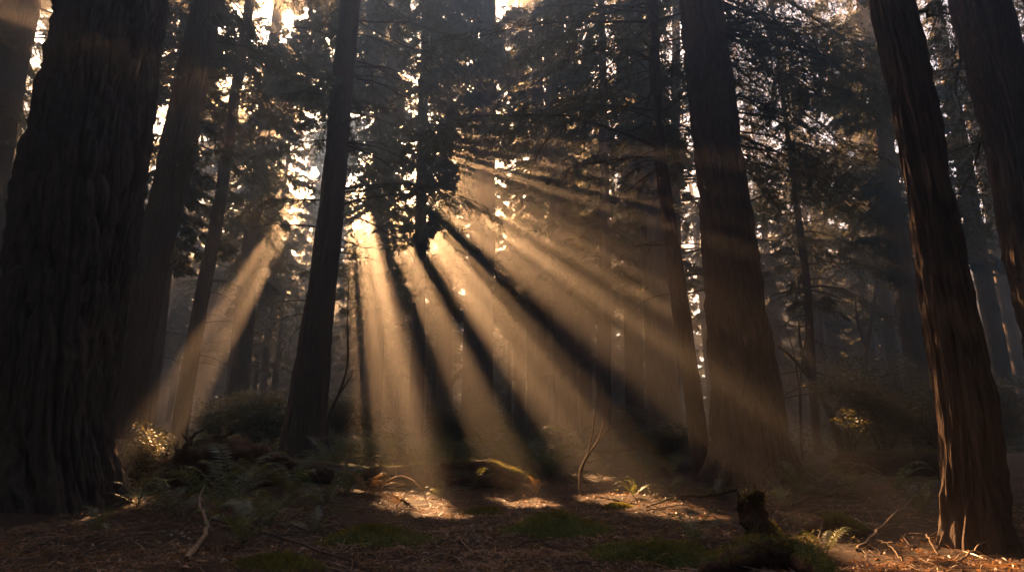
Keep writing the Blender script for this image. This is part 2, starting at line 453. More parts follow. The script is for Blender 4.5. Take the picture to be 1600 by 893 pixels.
t18 = tree('slim dark trunk curving up close beside the big right trunk, many bare branches', 16,
           [(752, 1084, 1118), (650, 1072, 1102), (447, 1045, 1073), (224, 1020, 1039), (120, 1014, 1032), (0, 1008, 1026)], top=30, seg=90, dz=.1, furrow=.015, spacing=.12, flare=(.06, .4, 5), seed=31)
t19 = tree('big reddish trunk with flared base standing right of the clearing', 15,
           [(765, 1108, 1258), (720, 1112, 1250), (700, 1112, 1243), (600, 1111, 1224), (447, 1100, 1192), (224, 1080, 1157), (0, 1062, 1131)], top=38, seg=300, dz=.05, furrow=.085, spacing=.2, flare=(.3, .55, 8), seed=41)
t23 = tree('leaning trunk at the right with its left edge lit orange by the sun', 7.4,
           [(850, 1470, 1596), (700, 1472, 1578), (447, 1434, 1520), (224, 1396, 1476), (0, 1354, 1430)], top=26, seg=300, dz=.025, furrow=.055, spacing=.13, flare=(.09, .45, 7), seed=51)
t25 = tree('dark trunk leaning in at the right border of the photo', 10.5,
           [(560, 1600, 1725), (400, 1561, 1676), (200, 1528, 1636), (0, 1484, 1586)], top=30, seg=300, dz=.04, furrow=.07, spacing=.16, flare=(.1, .5, 6), seed=61)
t4 = tree('slender leaning trunk between the broad left trunk and the sunbeams', 24,
          [(690, 264, 293), (447, 305, 330), (300, 336, 356), (60, 372, 390)], top=30, seg=60, dz=.15, seed=71, furrow=.015)
t1 = tree('grey hazy trunk leaning at the top left corner behind the massive trunk', 19,
          [(447, -72, 4), (224, -36, 26), (0, -2, 66)], top=36, seg=90, dz=.12, seed=81, furrow=.03)
HERO = [t2, t3, t6, t18, t19, t23, t25, t4, t1]

# trees of the middle distance
MID = []
def mid(label, d, rows, **k):
    # nudge the distance until the trunk stands clear of the sunlit corridors
    best = None
    for f in (1, 1.06, .94, 1.12, .9, 1.2, 1.3, 1.4, 1.5):
        (y0, a0, b0), (y1, a1, b1) = rows[0], rows[-1]
        p0 = at((a0 + b0) / 2, y0, d * f); p1 = at((a1 + b1) / 2, y1, d * f); r = (b0 - a0) / 2 * mpp(a0, y0, d * f)
        q = p0 + (p1 - p0) * np.linspace(0, 48 / max(p1[2] - p0[2], 1), 160)[:, None]; q = q[q[:, 2] < 44]
        n = in_gap(q, r * .6).mean()
        if best is None or n < best[0] - 1e-6: best = (n, f)
    d = d * best[1]
    k.setdefault('seg', 40); k.setdefault('dz', .25); k.setdefault('furrow', .03); k.setdefault('mat', 'bark_grey')
    t = tree(label, d, rows, **k); MID.append(t); return t
mid('paler trunk showing behind the left side of the broad left trunk', 25, [(600, 222, 250), (300, 255, 282), (0, 281, 306)], top=42)
mid('thin trunk in the gap beside the top left corner trunk', 32, [(300, 8, 26), (100, 28, 44)], top=42)
mid('hazy trunk glowing at its top, right of the slender leaning trunk', 33, [(600, 352, 392), (450, 370, 402), (280, 392, 416), (100, 414, 434)], top=45)
mid('dark trunk standing inside the leftmost broad sunbeam right of the centre-left trunk', 30, [(690, 556, 594), (447, 575, 604), (270, 588, 610), (130, 601, 622)], top=45)
mid('thin trunk close against the left side of the dark sunbeam trunk', 36, [(640, 566, 580), (300, 579, 591)], top=44)
mid('straight slim trunk left of the brightest sunbeam', 33, [(690, 638, 662), (447, 645, 665), (200, 652, 669)], top=44)
mid('straight dark trunk at the upper end of the brightest sunbeam', 31, [(690, 680, 707), (400, 682, 705), (200, 692, 709)], top=45)
mid('wide shadowy trunk crossed by the brightest sunbeam', 36, [(690, 718, 772), (560, 722, 770), (300, 736, 774)], top=45)
mid('thin pale trunk right of the wide shadowy trunk', 42, [(690, 802, 822), (400, 804, 819)], top=45)
mid('upright trunk right of centre streaked by slanting light', 34, [(690, 822, 857), (447, 824, 853), (250, 828, 850)], top=45)
mid('dark upright trunk, second right of the brightest sunbeam', 35, [(690, 870, 906), (447, 862, 892), (250, 855, 880)], top=45)
mid('narrow faint trunk left of the leaning trunk over the bare sapling', 44, [(690, 908, 928), (447, 903, 922), (250, 897, 913)], top=45)
mid('leaning narrow trunk rising behind the bare golden sapling', 28, [(690, 928, 954), (447, 936, 957), (250, 936, 951)], top=42)
mid('brown trunk left of the thick trunk pair in the right haze', 36, [(690, 978, 1010), (447, 974, 1002), (250, 968, 990)], top=45)
mid('thick dark trunk behind the slim curving trunk', 27, [(690, 1014, 1072), (447, 1003, 1045), (300, 996, 1030)], top=44)
mid('thin hidden trunk between the slim curving trunk and the big reddish trunk', 30, [(690, 1040, 1064), (300, 1046, 1064)], top=42)
mid('thin dark straight trunk right of the big reddish trunk', 24, [(690, 1270, 1285), (447, 1254, 1267), (250, 1231, 1241)], top=24, mat='bark')
mid('hazy short trunk rising from the dark right thicket', 38, [(600, 1388, 1412), (400, 1364, 1384), (200, 1342, 1360)], top=40)
mid('dim trunk hidden close behind the orange-edged leaning trunk', 26, [(500, 1402, 1440), (250, 1368, 1402), (50, 1342, 1374)], top=42)
mid('grey trunk in the gap between the two right border trunks', 27, [(540, 1540, 1572), (400, 1516, 1548), (200, 1482, 1510)], top=44)
mid('second fainter grey trunk nearest the right border trunk', 34, [(500, 1566, 1592), (200, 1512, 1538)], top=44)

# ------------------------------------------------------------------ the far wood: one mass
far = Geo(); farleaf = Geo(); FAR = []
frng = np.random.default_rng(99)
def clear(x, d, top=50):                         # no trunk in a sunlit corridor
    z = np.linspace(0, top, 120)
    return not in_gap(np.stack([np.full(120, x), np.full(120, d), z], -1), .35).any()
for k in range(78):
    for _ in range(40):
        d = frng.uniform(44, 92); px = frng.uniform(-60, 1660); x = at(px, 690, d)[0]
        if k >= 58: d = frng.uniform(50, 88); x = -frng.uniform(.30, 1.1) * d
        if clear(x, d): break
    gz = float(ground(x, d)); top = frng.uniform(34, 44) if d > 55 else frng.uniform(26, 42); r = frng.uniform(.25, .6)
    ln = frng.normal(0, .012)
    z = np.r_[gz - .3, gz + .6, np.arange(gz + 2, top, 2.0), top]
    f = (z - z[0]) / (z[-1] - z[0])
    X = x + ln * z * 4 * f; rr = r * (1 - .85 * f) + .2 * r * np.exp(-(z - gz) / .6)
    v, q = trunk_geo(z, X, np.full(len(z), d), rr, 14, .02, .3, (0, 1, 4), k)
    far.add(v, q, 1)
    t = Tree(); t.cg = far; t.hascrown = True; t.d = d; t.top = top; t.base = np.array([x, d, gz])
    t.ax = (lambda z, X, d: (lambda h: np.array([np.interp(h, z, X), d, h])))(z, X, d)
    t.rad = (lambda z, rr: (lambda h: float(np.interp(h, z, rr))))(z, rr)
    t.z0 = gz + frng.uniform(5, 11)
    FAR.append(t)
NFAR = len(FAR)
def far_tree(x, d, top, r, z0):
    gz = float(ground(x, d)); z = np.r_[gz - .3, gz + .6, np.arange(gz + 2, top, 2.5), top]; f = (z - z[0]) / (z[-1] - z[0])
    X = np.full(len(z), x); rr = r * (1 - .9 * f)
    v, q = trunk_geo(z, X, np.full(len(z), d), rr, 10, .02, .3, (0, 1, 4), int(abs(x * 7 + d)))
    far.add(v, q, 1)
    t = Tree(); t.cg = far; t.hascrown = True; t.d = d; t.top = top; t.base = np.array([x, d, gz]); t.z0 = z0
    t.ax = (lambda h: np.array([x, d, h])); t.rad = (lambda h: float(np.interp(h, z, rr)))
    return t
# young conifers with crowns down to the ground, which shut the view at eye level
for k in range(64):
    for _ in range(40):
        d = frng.uniform(58, 105); x = frng.uniform(-1.0, 1.0) * d
        if clear(x, d, 22): break
    top = frng.uniform(9, 24)
    t = far_tree(x, d, top, .16, .6)
    FAR.append(t); crown(t, .8, top, int(18 + top * 2.2), frng.uniform(2.6, 4.2), (.38, .12), 6, 6, lower=.8, fade=.2)
for k in range(46):                       # slim poles in the mist
    d = frng.uniform(42, 66); x = at(frng.uniform(520, 1120) if k < 28 else frng.uniform(180, 1600), 690, d)[0]
    top = min(frng.uniform(17, 25), (d - 14) * .58)
    t = far_tree(x, d, top, frng.uniform(.16, .34), .6); t.z0 = frng.uniform(5, 9)
    crown(t, t.z0, top, 40, frng.uniform(2, 3), (.3, .06), 7, 7)
for px, d in ((612, 62), (628, 70), (640, 84), (600, 78), (655, 66), (700, 72), (590, 92), (625, 100), (670, 95), (540, 75), (780, 80)):
    x = at(px, 690, d)[0]; top = frng.uniform(13, 19); t = far_tree(x, d, top, .16, .6); FAR.append(t)
    crown(t, .6, top, 75, 3.6, (.36, .12), 6, 7, lower=.9, fade=.2)
# a last dense row of tall conifers behind everything
WALL = []
for k in range(210):
    for _ in range(40):
        d = frng.uniform(104, 134); x = frng.uniform(-1.25, 1.0) * d
        if clear(x, d, 44): break
    top = frng.uniform(34, 46)
    t = far_tree(x, d, top, .4, .6)
    WALL.append(t); crown(t, 1.0, top, 75, frng.uniform(4.2, 5.6), (1.0, .36), 3.2, 6, lower=.85, fade=.25)
# the unseen wood goes on beside and behind the camera, thickened to block skylight
for k in range(120):
    while True:
        x = frng.uniform(-42, 42); d = frng.uniform(-42, 24)
        if d < -3 or abs(x) > .95 * d + 4.5 + max(0, 5 - d): break
    t = far_tree(x, d, frng.uniform(26, 44), frng.uniform(.3, .6), 0)
    t.z0 = frng.uniform(3, 9) if math.hypot(x, d) > 14 else frng.uniform(7, 11)
    crown(t, t.z0, t.top, 64, frng.uniform(4, 5.4), (.8, .34), 5, 6)
for t in FAR[:NFAR]:
    crown(t, t.z0, t.top, 62, frng.uniform(3.2, 4.8), (.42, .085), 8, 8)

for t in MID:
    small = t.top < 30
    t.z0 = max(6.5, t.base[2] + .2 * t.top)
    crown(t, t.z0, t.top, 30 if small else 58, 2.6 if small else 4.0, (.24, .030), 12, 12)
# thin low dead branches of the middle trees
for t in MID:
    dead_branches(t, 7, t.base[2] + 2.5, t.z0 + 5, (1.2, 3.0), [0, math.pi], .02, subs=3)

# crowns of the near trees: mostly above the frame, boughs hanging in at the top
crown(t3, 9, 37, 60, 4.2, (.15, .016), 14, 16)
crown(t4, 9, 29, 40, 2.8, (.16, .018), 13, 14)
crown(t1, 9, 36, 50, 4.0, (.16, .018), 13, 14)
crown(t6, 12.5, 39, 60, 4.4, (.15, .017), 14, 16)
crown(t18, 9.0, 29, 60, 3.6, (.12, .012), 16, 18)
crown(t19, 11.5, 37, 60, 5.0, (.12, .013), 15, 18)
crown(t25, 10.5, 29, 40, 4.0, (.11, .011), 15, 18)

def bough_to(t, px, py, d, h=None, L=None, leaf=(.12, .013), twigs=17, K=19, extra=1.15, droop=.35):
    """a bough of tree t whose outer part hangs at the given place"""
    p = at(px, py, d)
    a = t.ax(p[2] + .6)
    v = p - a; Lh = math.hypot(v[0], v[1]) * extra
    az = math.atan2(v[1], v[0])
    # z(s) = L(rise s - droop s^2) must reach p at s = 1/extra
    s = 1 / extra; rise = (v[2] / Lh + droop * s * s) / s
    boughs(t, [a], np.array([az]), np.array([Lh]), np.array([rise]), np.array([droop]), leaf, twigs, K)
brng = np.random.default_rng(5)
def cluster(t, x0, x1, y0, y1, d0, d1, n, **k):
    for _ in range(n):
        bough_to(t, brng.uniform(x0, x1), brng.uniform(y0, y1), brng.uniform(d0, d1), droop=brng.uniform(.2, .5), **k)
cluster(t18, 700, 1000, -40, 210, 13, 20, 16)          # dark hanging mass over the middle
cluster(t18, 1050, 1070, 60, 330, 14, 19, 5)
cluster(t19, 880, 1050, -60, 240, 16, 20, 8)
cluster(t19, 1180, 1400, -20, 330, 15, 20, 42)         # dark mass upper right
cluster(t6, 400, 520, 120, 350, 18, 25, 7)
cluster(t6, 570, 770, 0, 330, 19, 26, 11)
cluster(t3, 330, 430, 40, 300, 17, 22, 5)
cluster(t4, 330, 470, 240, 440, 23, 28, 7)
cluster(t25, 1440, 1500, -30, 120, 10, 14, 5)
cluster(t25, 1500, 1600, 150, 420, 14, 18, 4)
mt = {m.root['label']: m for m in MID}
dark = [m for m in MID if 'thin dark straight' in m.root['label']][0]
cluster(dark, 1190, 1420, 260, 560, 22, 30, 22)
cluster([m for m in MID if 'hazy short' in m.root['label']][0], 1300, 1500, 300, 560, 33, 42, 16)
cluster([m for m in MID if 'wide shadowy' in m.root['label']][0], 690, 880, 280, 620, 31, 40, 14)
cluster([m for m in MID if 'leaning narrow trunk' in m.root['label']][0], 850, 1020, 280, 600, 25, 34, 12)
cluster([m for m in MID if 'hazy trunk glowing' in m.root['label']][0], 300, 500, 300, 600, 28, 38, 16)
cluster([m for m in MID if 'dark trunk standing inside' in m.root['label']][0], 520, 660, 300, 480, 28, 36, 9)
cluster([m for m in MID if 'dim trunk hidden' in m.root['label']][0], 1240, 1420, -20, 420, 22, 30, 26)
cluster([m for m in MID if 'brown trunk left of the thick' in m.root['label']][0], 900, 1060, 60, 420, 31, 38, 14)
cluster([m for m in MID if 'thin hidden trunk' in m.root['label']][0], 1160, 1330, 40, 460, 26, 34, 16)
crown(t2, 17.5, 33, 110, 6.5, (.3, .05), 9, 9)  # this crown and the next sit unseen overhead, added to cut skylight
crown(t23, 13, 25, 70, 4.5, (.26, .045), 9, 9)
cluster(t25, 1560, 1640, -40, 90, 12, 17, 7)
cluster(t1, 20, 85, -10, 260, 21, 27, 8)
# the golden tip in front of the brightest beam
cluster(t6, 730, 775, 315, 350, 19, 20, 3, extra=1.05)

# bare branches, each its own part
px_branch(t6, [(556, 105), (600, 104), (650, 122), (700, 150)], 20, 17, .035)
px_branch(t6, [(556, 30), (600, 60), (660, 80), (720, 130), (790, 190)], 20, 16, .04, 6)
px_branch(t6, [(552, 120), (610, 135), (680, 185), (745, 232)], 20, 17, .03, 5)
px_branch(t6, [(545, 228), (600, 250), (650, 290), (690, 318), (740, 335)], 20, 18, .04, 7)
px_branch(t6, [(540, 262), (570, 290), (610, 300), (660, 330)], 20, 19, .03)
px_branch(t6, [(532, 330), (570, 345), (620, 372), (650, 400), (640, 435)], 20, 18.5, .032)
px_branch(t6, [(530, 372), (560, 385), (600, 390), (640, 382)], 20, 18.5, .022)
px_branch(t6, [(525, 380), (545, 392), (556, 402)], 20, 19, .016, 1)
px_branch(t6, [(522, 425), (545, 432), (566, 430)], 20, 19, .016, 1)
px_branch(t6, [(520, 470), (535, 482), (553, 488)], 20, 19, .016, 1)
px_branch(t6, [(510, 155), (490, 175), (487, 205), (498, 240)], 20, 19, .02, 1)
px_branch(t6, [(500, 275), (480, 300), (470, 335), (475, 372)], 20, 19, .022, 2)
px_branch(t6, [(515, 165), (480, 168), (442, 166)], 20, 18.5, .02, 2)
px_branch(t6, [(525, 60), (470, 40), (420, 50), (395, 95)], 20, 18, .028, 4)
px_branch(t6, [(545, 60), (580, 110), (585, 170), (600, 215)], 20, 18, .026, 3)
px_branch(t6, [(485, 420), (460, 440), (430, 447)], 20, 19, .016, 1)
dead_branches(t6, 16, 5, 15, (1.5, 4.0), [0, math.pi], .024)
px_branch(t3, [(342, 40), (370, 36), (400, 42)], 17.5, 16.5, .025, 2)
px_branch(t3, [(338, 66), (380, 70), (420, 88)], 17.5, 16.5, .025, 3)
px_branch(t3, [(326, 122), (370, 118), (398, 90), (402, 60)], 17.5, 16.5, .03, 3)
px_branch(t3, [(318, 165), (360, 182), (400, 190)], 17.5, 16.5, .025, 3)
px_branch(t3, [(310, 192), (335, 195), (350, 185)], 17.5, 17, .018, 1)
px_branch(t3, [(303, 220), (330, 222), (348, 218)], 17.5, 17, .018, 2)
px_branch(t3, [(300, 250), (320, 256), (332, 255)], 17.5, 17, .016, 1)
px_branch(t3, [(297, 272), (330, 277), (350, 282)], 17.5, 16.8, .02, 2)
px_branch(t3, [(282, 345), (300, 352), (325, 350)], 17.5, 16.8, .018, 2)
px_branch(t3, [(262, 415), (290, 400), (312, 385)], 17.5, 16.8, .022, 3)
dead_branches(t4, 12, 4, 13, (1.0, 2.6), [0, math.pi], .018)
px_branch(t18, [(1010, 20), (940, 10), (870, 8), (800, 22)], 16, 14, .03, 6)
px_branch(t18, [(1012, 50), (960, 90), (880, 170), (830, 260), (812, 330)], 16, 14.5, .03, 6)
px_branch(t18, [(1014, 95), (970, 75), (920, 80), (870, 100), (800, 160)], 16, 14.5, .03, 6)
px_branch(t18, [(1022, 120), (975, 78), (930, 76), (890, 105)], 16, 15, .022, 3)
px_branch(t18, [(1022, 145), (960, 180), (900, 250), (860, 310)], 16, 14.5, .026, 6)
px_branch(t18, [(1030, 185), (980, 205), (910, 235), (840, 280)], 16, 15, .026, 6)
px_branch(t18, [(1036, 230), (985, 250), (910, 255), (850, 280)], 16, 15, .022, 5)
px_branch(t18, [(1042, 255), (990, 290), (950, 320), (920, 345)], 16, 15, .022, 4)
px_branch(t18, [(1040, 290), (1010, 330), (1008, 380), (1030, 430)], 16, 15.3, .018, 2)
px_branch(t18, [(1030, 60), (1050, 20), (1075, 8)], 16, 15.5, .022, 1)
px_branch(t18, [(1034, 130), (1060, 130), (1080, 132)], 16, 15.6, .02, 2)
px_branch(t18, [(1050, 270), (1065, 300), (1080, 320)], 16, 15.5, .016, 1)
px_branch(t18, [(1052, 335), (1075, 332), (1095, 330)], 16, 15.2, .016, 1)
px_branch(t18, [(1060, 350), (1085, 370), (1098, 388)], 16, 15.2, .018, 1)
dead_branches(t18, 14, 5, 11, (1.2, 3.2), [math.pi, math.pi * 1.2, -.3], .02)
px_branch(t19, [(1125, 160), (1155, 120), (1188, 90)], 14.2, 13.5, .022, 2)
px_branch(t19, [(1142, 92), (1165, 94), (1185, 92)], 15, 14, .025, 1)
px_branch(t19, [(1145, 102), (1160, 112), (1175, 122)], 15, 14.3, .02, 1)
px_branch(t19, [(1135, 40), (1200, 30), (1270, 60), (1330, 130)], 15, 15, .04, 6)
px_branch(t19, [(1068, 20), (1010, 40), (940, 110), (880, 215)], 15, 13.5, .035, 6)
px_branch(t19, [(1172, 312), (1195, 306), (1215, 298)], 15, 14.2, .02, 1)
px_branch(t23, [(1352, 320), (1310, 315), (1270, 350)], 7.6, 9, .014, 3)
px_branch(t23, [(1432, 22), (1460, 20), (1490, 20)], 7.4, 7.6, .03, 1)
px_branch(dark, [(1238, 300), (1290, 330), (1350, 340), (1410, 320)], 24, 23, .03, 6)
px_branch(dark, [(1236, 270), (1200, 330), (1190, 400)], 24, 23, .03, 4)
dead_branches(dark, 22, 3, 12, (1.5, 4.2), [0, math.pi, .6, 2.6], .024, subs=5)
dead_branches(t25, 5, 6, 10, (1.0, 2.2), [math.pi], .018)
dead_branches(t1, 4, 6, 12, (1.0, 2.2), [0], .018)

# ------------------------------------------------------------------ close the canopy where it would leak
def coverage(geos, u0, u1, v0, v1, cs):
    nu, nv = int((u1 - u0) / cs), int((v1 - v0) / cs)
    C = np.zeros(nu * nv)
    for g in geos:
        for v, q, m in zip(g.v, g.q, g.m):
            if len(q) < 4 or m[0] != 0: continue
            P = uv(v[q - q.min()] if False else v).reshape(-1, 4, 2) if len(v) == 4 * len(q) else None
            if P is None: continue
            a = P[:, 2] - P[:, 0]; b = P[:, 1] - P[:, 3]
            ar = np.abs(a[:, 0] * b[:, 1] - a[:, 1] * b[:, 0]) / 2
            for w in (.25, .5, .75):
                c = P[:, 0] + a * w
                i = ((c[:, 0] - u0) / cs).astype(int); j = ((c[:, 1] - v0) / cs).astype(int)
                ok = (c[:, 0] > u0) & (c[:, 1] > v0) & (i < nu) & (j < nv)
                C += np.bincount(i[ok] * nv + j[ok], ar[ok] / 3, nu * nv)
    return (C / cs ** 2).reshape(nu, nv)

cs = .5
crng = np.random.default_rng(17)
FILL = [t for t in MID if t.top > 30] + FAR + WALL
FB = np.array([t.base[:2] for t in FILL]); FZ = np.array([[t.z0, t.top] for t in FILL])
FT0 = FB @ S[:2] / (S[:2] @ S[:2])
def close(u0, u1, v0, v1, limit, rounds, leaf, tw, reach, share=.25, KK=7):
    for rnd in range(rounds):
        C = coverage([t.cg for t in MID] + [far], u0, u1, v0, v1, cs)
        cu = u0 + (np.arange(C.shape[0]) + .5) * cs; cv = v0 + (np.arange(C.shape[1]) + .5) * cs
        lim = limit * (1 - .85 * np.exp(-(((cu[:, None] + 5.5) / 5.0) ** 2 + ((cv[None] - 8.2) / 3.7) ** 2)))
        lo = np.clip((cv[None] - v0) / 5 + .1, 0, 1); thin = (C < lim) & (crng.random(C.shape) < lo)
        ii, jj = np.where(thin)
        if rnd < rounds - 1:
            sel = crng.random(len(ii)) < share; ii, jj = ii[sel], jj[sel]
        print('canopy cells thin:', len(ii), 'of', C.size, 'median', np.median(C))
        todo = {}
        for i, j in zip(ii, jj):
            p0 = U * (u0 + (i + crng.random()) * cs) + V * (v0 + (j + crng.random()) * cs)
            tt = FT0 - (p0[:2] @ S[:2]) / (S[:2] @ S[:2])
            P = p0 + S * tt[:, None]
            dist = np.hypot(P[:, 0] - FB[:, 0], P[:, 1] - FB[:, 1])
            bad = (P[:, 2] < FZ[:, 0] - .5) | (P[:, 2] > FZ[:, 1] + .5) | (dist > reach)
            sc = np.where(bad, 1e9, dist + crng.random(len(dist)) * 4); k = int(np.argmin(sc))
            if bad[k]: continue
            todo.setdefault(k, []).append(P[k])
        for k, ps in todo.items():
            t = FILL[k]; ps = np.array(ps); n = len(ps)
            st = np.array([t.ax(min(p[2] + .5, t.top - .2)) for p in ps])
            v = ps - st; L = np.hypot(v[:, 0], v[:, 1]) + .4; s = 1 - .4 / L
            az = np.arctan2(v[:, 1], v[:, 0]); dr = np.full(n, .3); ri = (v[:, 2] / L + dr * s * s) / np.maximum(s, .15)
            boughs(t, st, az, L, ri, dr, leaf, tw, KK)
close(-30, 70, -46, -8, 4.5, 3, (.62, .24), 7, 8, .4)
close(-28, 36, -13, 20, 7.5, 7, (.34, .07), 10, 6.5, .25, 9)

np.save('/tmp/cov9.npy', coverage([t.cg for t in MID] + [far], -28, 36, -13, 20, cs))
finish_crowns(HERO + MID, M['needle'])
fw = far.build('far_wood', [M['needle_far'], M['bark_grey']], None, (0, 60, 0))
tag(fw, 'hazy mass of far conifers closing the view behind the trunks', 'forest', kind='stuff')

# ================================================================== GROUND
def sheet():
    n = 620
    s = np.linspace(-1, 1, n)
    X = 5.0 * np.sinh(s * 4.6) / np.sinh(1) * 1.0
    X = np.sinh(s * 4.3) * 4.2
    Y = np.sinh(s * 4.3) * 4.2 + 11
    gx, gy = np.meshgrid(X, Y, indexing='ij')
    v = np.stack([gx, gy, ground(gx, gy)], -1).reshape(-1, 3)
    i = np.arange(n - 1)[:, None] * n; j = np.arange(n - 1)[None]
    q = np.stack([i + j, i + n + j, i + n + j + 1, i + j + 1], -1).reshape(-1, 4)
    ob = bpy.data.objects.new('ground', mesh_np('ground', v, q, [M['ground']], None, True)); col.objects.link(ob)
    tag(ob, kind='structure')
sheet()

def scatter(n, y0, y1, xr=None):
    y = y0 * (y1 / y0) ** rng.random(n); x = (rng.random(n) * 2 - 1) * (.95 * y + .6)
    return x, y
def litter(n, y0, y1, ln, wd, tilt, seg=1):
    x, y = scatter(n, y0, y1); keep = fbm(x / .9, y / .9, 31, 3) + .25 * np.exp(-((x - 1.2) / 3) ** 2) > .36 + .22 * rng.random(n)
    x, y = x[keep], y[keep]; n = len(x); z = ground(x, y) + .004
    b = np.stack([x, y, z], -1); a = rng.random(n) * 6.283
    d = np.stack([np.cos(a), np.sin(a), rng.normal(0, tilt, n)], -1)
    L = ln * (.4 + 1.2 * rng.random(n))[:, None]; w = wd * (.6 + .8 * rng.random(n))[:, None]
    e = b + d * L; e[:, 2] = np.maximum(e[:, 2], ground(e[:, 0], e[:, 1]) + .003)
    m = (b + e) / 2; m[:, 2] += .02 * rng.random(n)
    s = nrm(np.cross(d, np.array([0, 0, 1.0]) + rng.normal(0, .5, (n, 3)))) * w
    return np.stack([b, m + s, e, m - s], 1)
g = Geo()
g.leaves(litter(60000, 4, 14, .09, .005, .25)); g.leaves(litter(22000, 4, 20, .06, .014, .35)); g.leaves(litter(5000, 4, 20, .3, .007, .15))
def twigs(n, y0, y1):
    x, y = scatter(n, y0, y1)
    for a, b in zip(x, y):
        L = rng.uniform(.15, .7); az = rng.random() * 6.283; s_ = np.linspace(0, 1, 7)
        cv = rng.normal(0, .8); th = az + cv * s_ * 2
        P = np.stack([a + np.cumsum(np.cos(th)) * L / 7, b + np.cumsum(np.sin(th)) * L / 7, 0 * s_], -1)
        P[:, 2] = ground(P[:, 0], P[:, 1]) + .008 + rng.uniform(0, .10) * np.sin(s_ * math.pi) * (rng.random() < .6)
        g.tube(P, rng.uniform(.003, .008) * (1.1 - .7 * s_), 4, 1)
twigs(900, 4.5, 16)
lit = g.build('needle_litter', [M['litter'], M['deadwood']], None, (0, 10, 0))
tag(lit, 'reddish brown fallen needles and scraps strewn over the clearing', 'litter', kind='stuff')

# ------------------------------------------------------------------ moss
def mound(px, py, sx, sy, h, label, seed):
    p = hit(px, py); n = 64
    g = Geo(); rs = np.linspace(0, 1, 22); th = np.linspace(0, 2 * math.pi, n, endpoint=False)
    Rr, T = np.meshgrid(rs, th, indexing='ij')
    out = 1 + .5 * (vnoise(T / 6.283 * 6, Rr * 0 + seed, seed, 6) - .5) + .5 * (vnoise(T / 6.283 * 17, Rr * 0 + seed, seed + 3, 17) - .5)
    X = p[0] + sx * Rr * out * np.cos(T); Y = p[1] + sy * Rr * out * np.sin(T)
    gz = ground(X, Y)
    Z = gz + h * (1 - Rr ** 1.6) * (.5 + 1.0 * fbm(X / .35, Y / .35, seed + 8, 2)) - .06 * Rr ** 2 + .045 * (fbm(X / .14, Y / .14, seed, 3) - .4) * (1 - Rr ** 4)
    v = np.stack([X, Y, Z], -1).reshape(-1, 3)
    i = np.arange(21)[:, None] * n; j = np.arange(n)[None]; k = (j + 1) % n
    g.add(v, np.stack([i + j, i + n + j, i + n + k, i + k], -1))
    m = 2600; idx = rng.integers(0, len(v), m * 2); b = v[idx] + rng.normal(0, .03, (m * 2, 3)) * [1, 1, 0]; b[:, 2] -= .005
    up = nrm(np.array([0, 0, 1.0]) + rng.normal(0, .55, (len(b), 3))); L = .02 + .045 * rng.random((len(b), 1))
    s = nrm(np.cross(up, rng.normal(0, 1, (len(b), 3)))) * .006
    g.leaves(np.stack([b, b + up * L * .5 + s, b + up * L, b + up * L * .5 - s], 1), 1)
    ob = g.build('moss_mound', [M['moss'], M['mossblade']], None, p, smooth=True)
    tag(ob, label, 'moss', 'moss cushions on the clearing')
mound(872, 826, .85, .6, .2, 'low green moss cushion in the middle foreground of the clearing', 1)
mound(580, 845, .8, .6, .18, 'flat moss cushion at the left of the clearing, in front of the curled dead fern', 2)
mound(1035, 872, .95, .55, .17, 'wide dark moss cushion at the bottom edge, left of the mossy foreground log', 3)
mound(965, 792, .28, .2, .07, 'small rounded moss tuft inside the brightest patch of litter', 4)
mound(760, 800, .4, .3, .05, 'thin moss patch between the two sunlit litter patches', 5)
mound(420, 882, .6, .35, .07, 'dim moss patch at the bottom edge near the long fallen branch', 6)

# ------------------------------------------------------------------ ferns
def frond_mesh(name, L, rise, droop, pairs, mat, seed, width=.13):
    r = np.random.default_rng(seed); g = Geo()
    s = np.linspace(0, 1, 12); sw = r.normal(0, .10)
    def P(s): return np.stack([L * s * (1 - .12 * s), sw * L * s * s, L * (rise * s - droop * s * s)], -1)
    g.tube(P(s), .006 * (1.1 - s), 4)
    ss = np.linspace(.1, .99, pairs); c = P(ss); tg = nrm(np.gradient(c, axis=0))
    for sd in (-1, 1):
        side = nrm(np.cross(tg, np.array([0, 0, 1.0]))) * sd
        l = width * L / .8 * np.sin(np.clip(ss * 1.05 + .12, 0, 1) * math.pi) ** .7 * (.85 + .3 * r.random(pairs)); l = np.maximum(l, .015)
        d = nrm(side + tg * .35 + np.array([0, 0, -.22]) + r.normal(0, .12, (pairs, 3)))
        w = tg * (L / pairs * .42); e = c + d * l[:, None]; m = c + d * (l * .35)[:, None]; m[:, 2] += .006
        g.leaves(np.stack([c - w * .5, m - w, e, m + w], 1))
    me = mesh_np(name, np.concatenate(g.v), np.concatenate(g.q), [M[mat]])
    return me
FR = {}
for kind, mat in (('green', 'fern'), ('dead', 'fern_dead')):
    FR[kind] = [frond_mesh('frond', .8, 1.2 + .3 * k, .80 + .27 * k, 26, mat, k + (50 if kind == 'dead' else 0)) for k in range(4)]
FERN_N = 0
def fern(px, py, size, n, label, kind='green', dz=0, d=None, group='ferns around the clearing'):
    p = hit(px, py) if d is None else None
    if d is not None:
        q = at(px, py, d); p = np.array([q[0], d, float(ground(q[0], d))])
    r = np.random.default_rng(int(px * 7 + py)); size *= 1.35
    root = empty('fern' if kind == 'green' else 'dead_fern', label, 'fern', p + [0, 0, dz], group)
    a0 = r.random() * 6
    for k in range(n):
        o = bpy.data.objects.new('frond', FR[kind][r.integers(0, 4)]); col.objects.link(o); o.parent = root
        o.rotation_euler = (r.normal(0, .15), r.normal(0, .22), a0 + k * 6.283 / n + r.normal(0, .25))
        sc = size / .8 * r.uniform(.7, 1.15); o.scale = (sc, sc, sc)
    return root
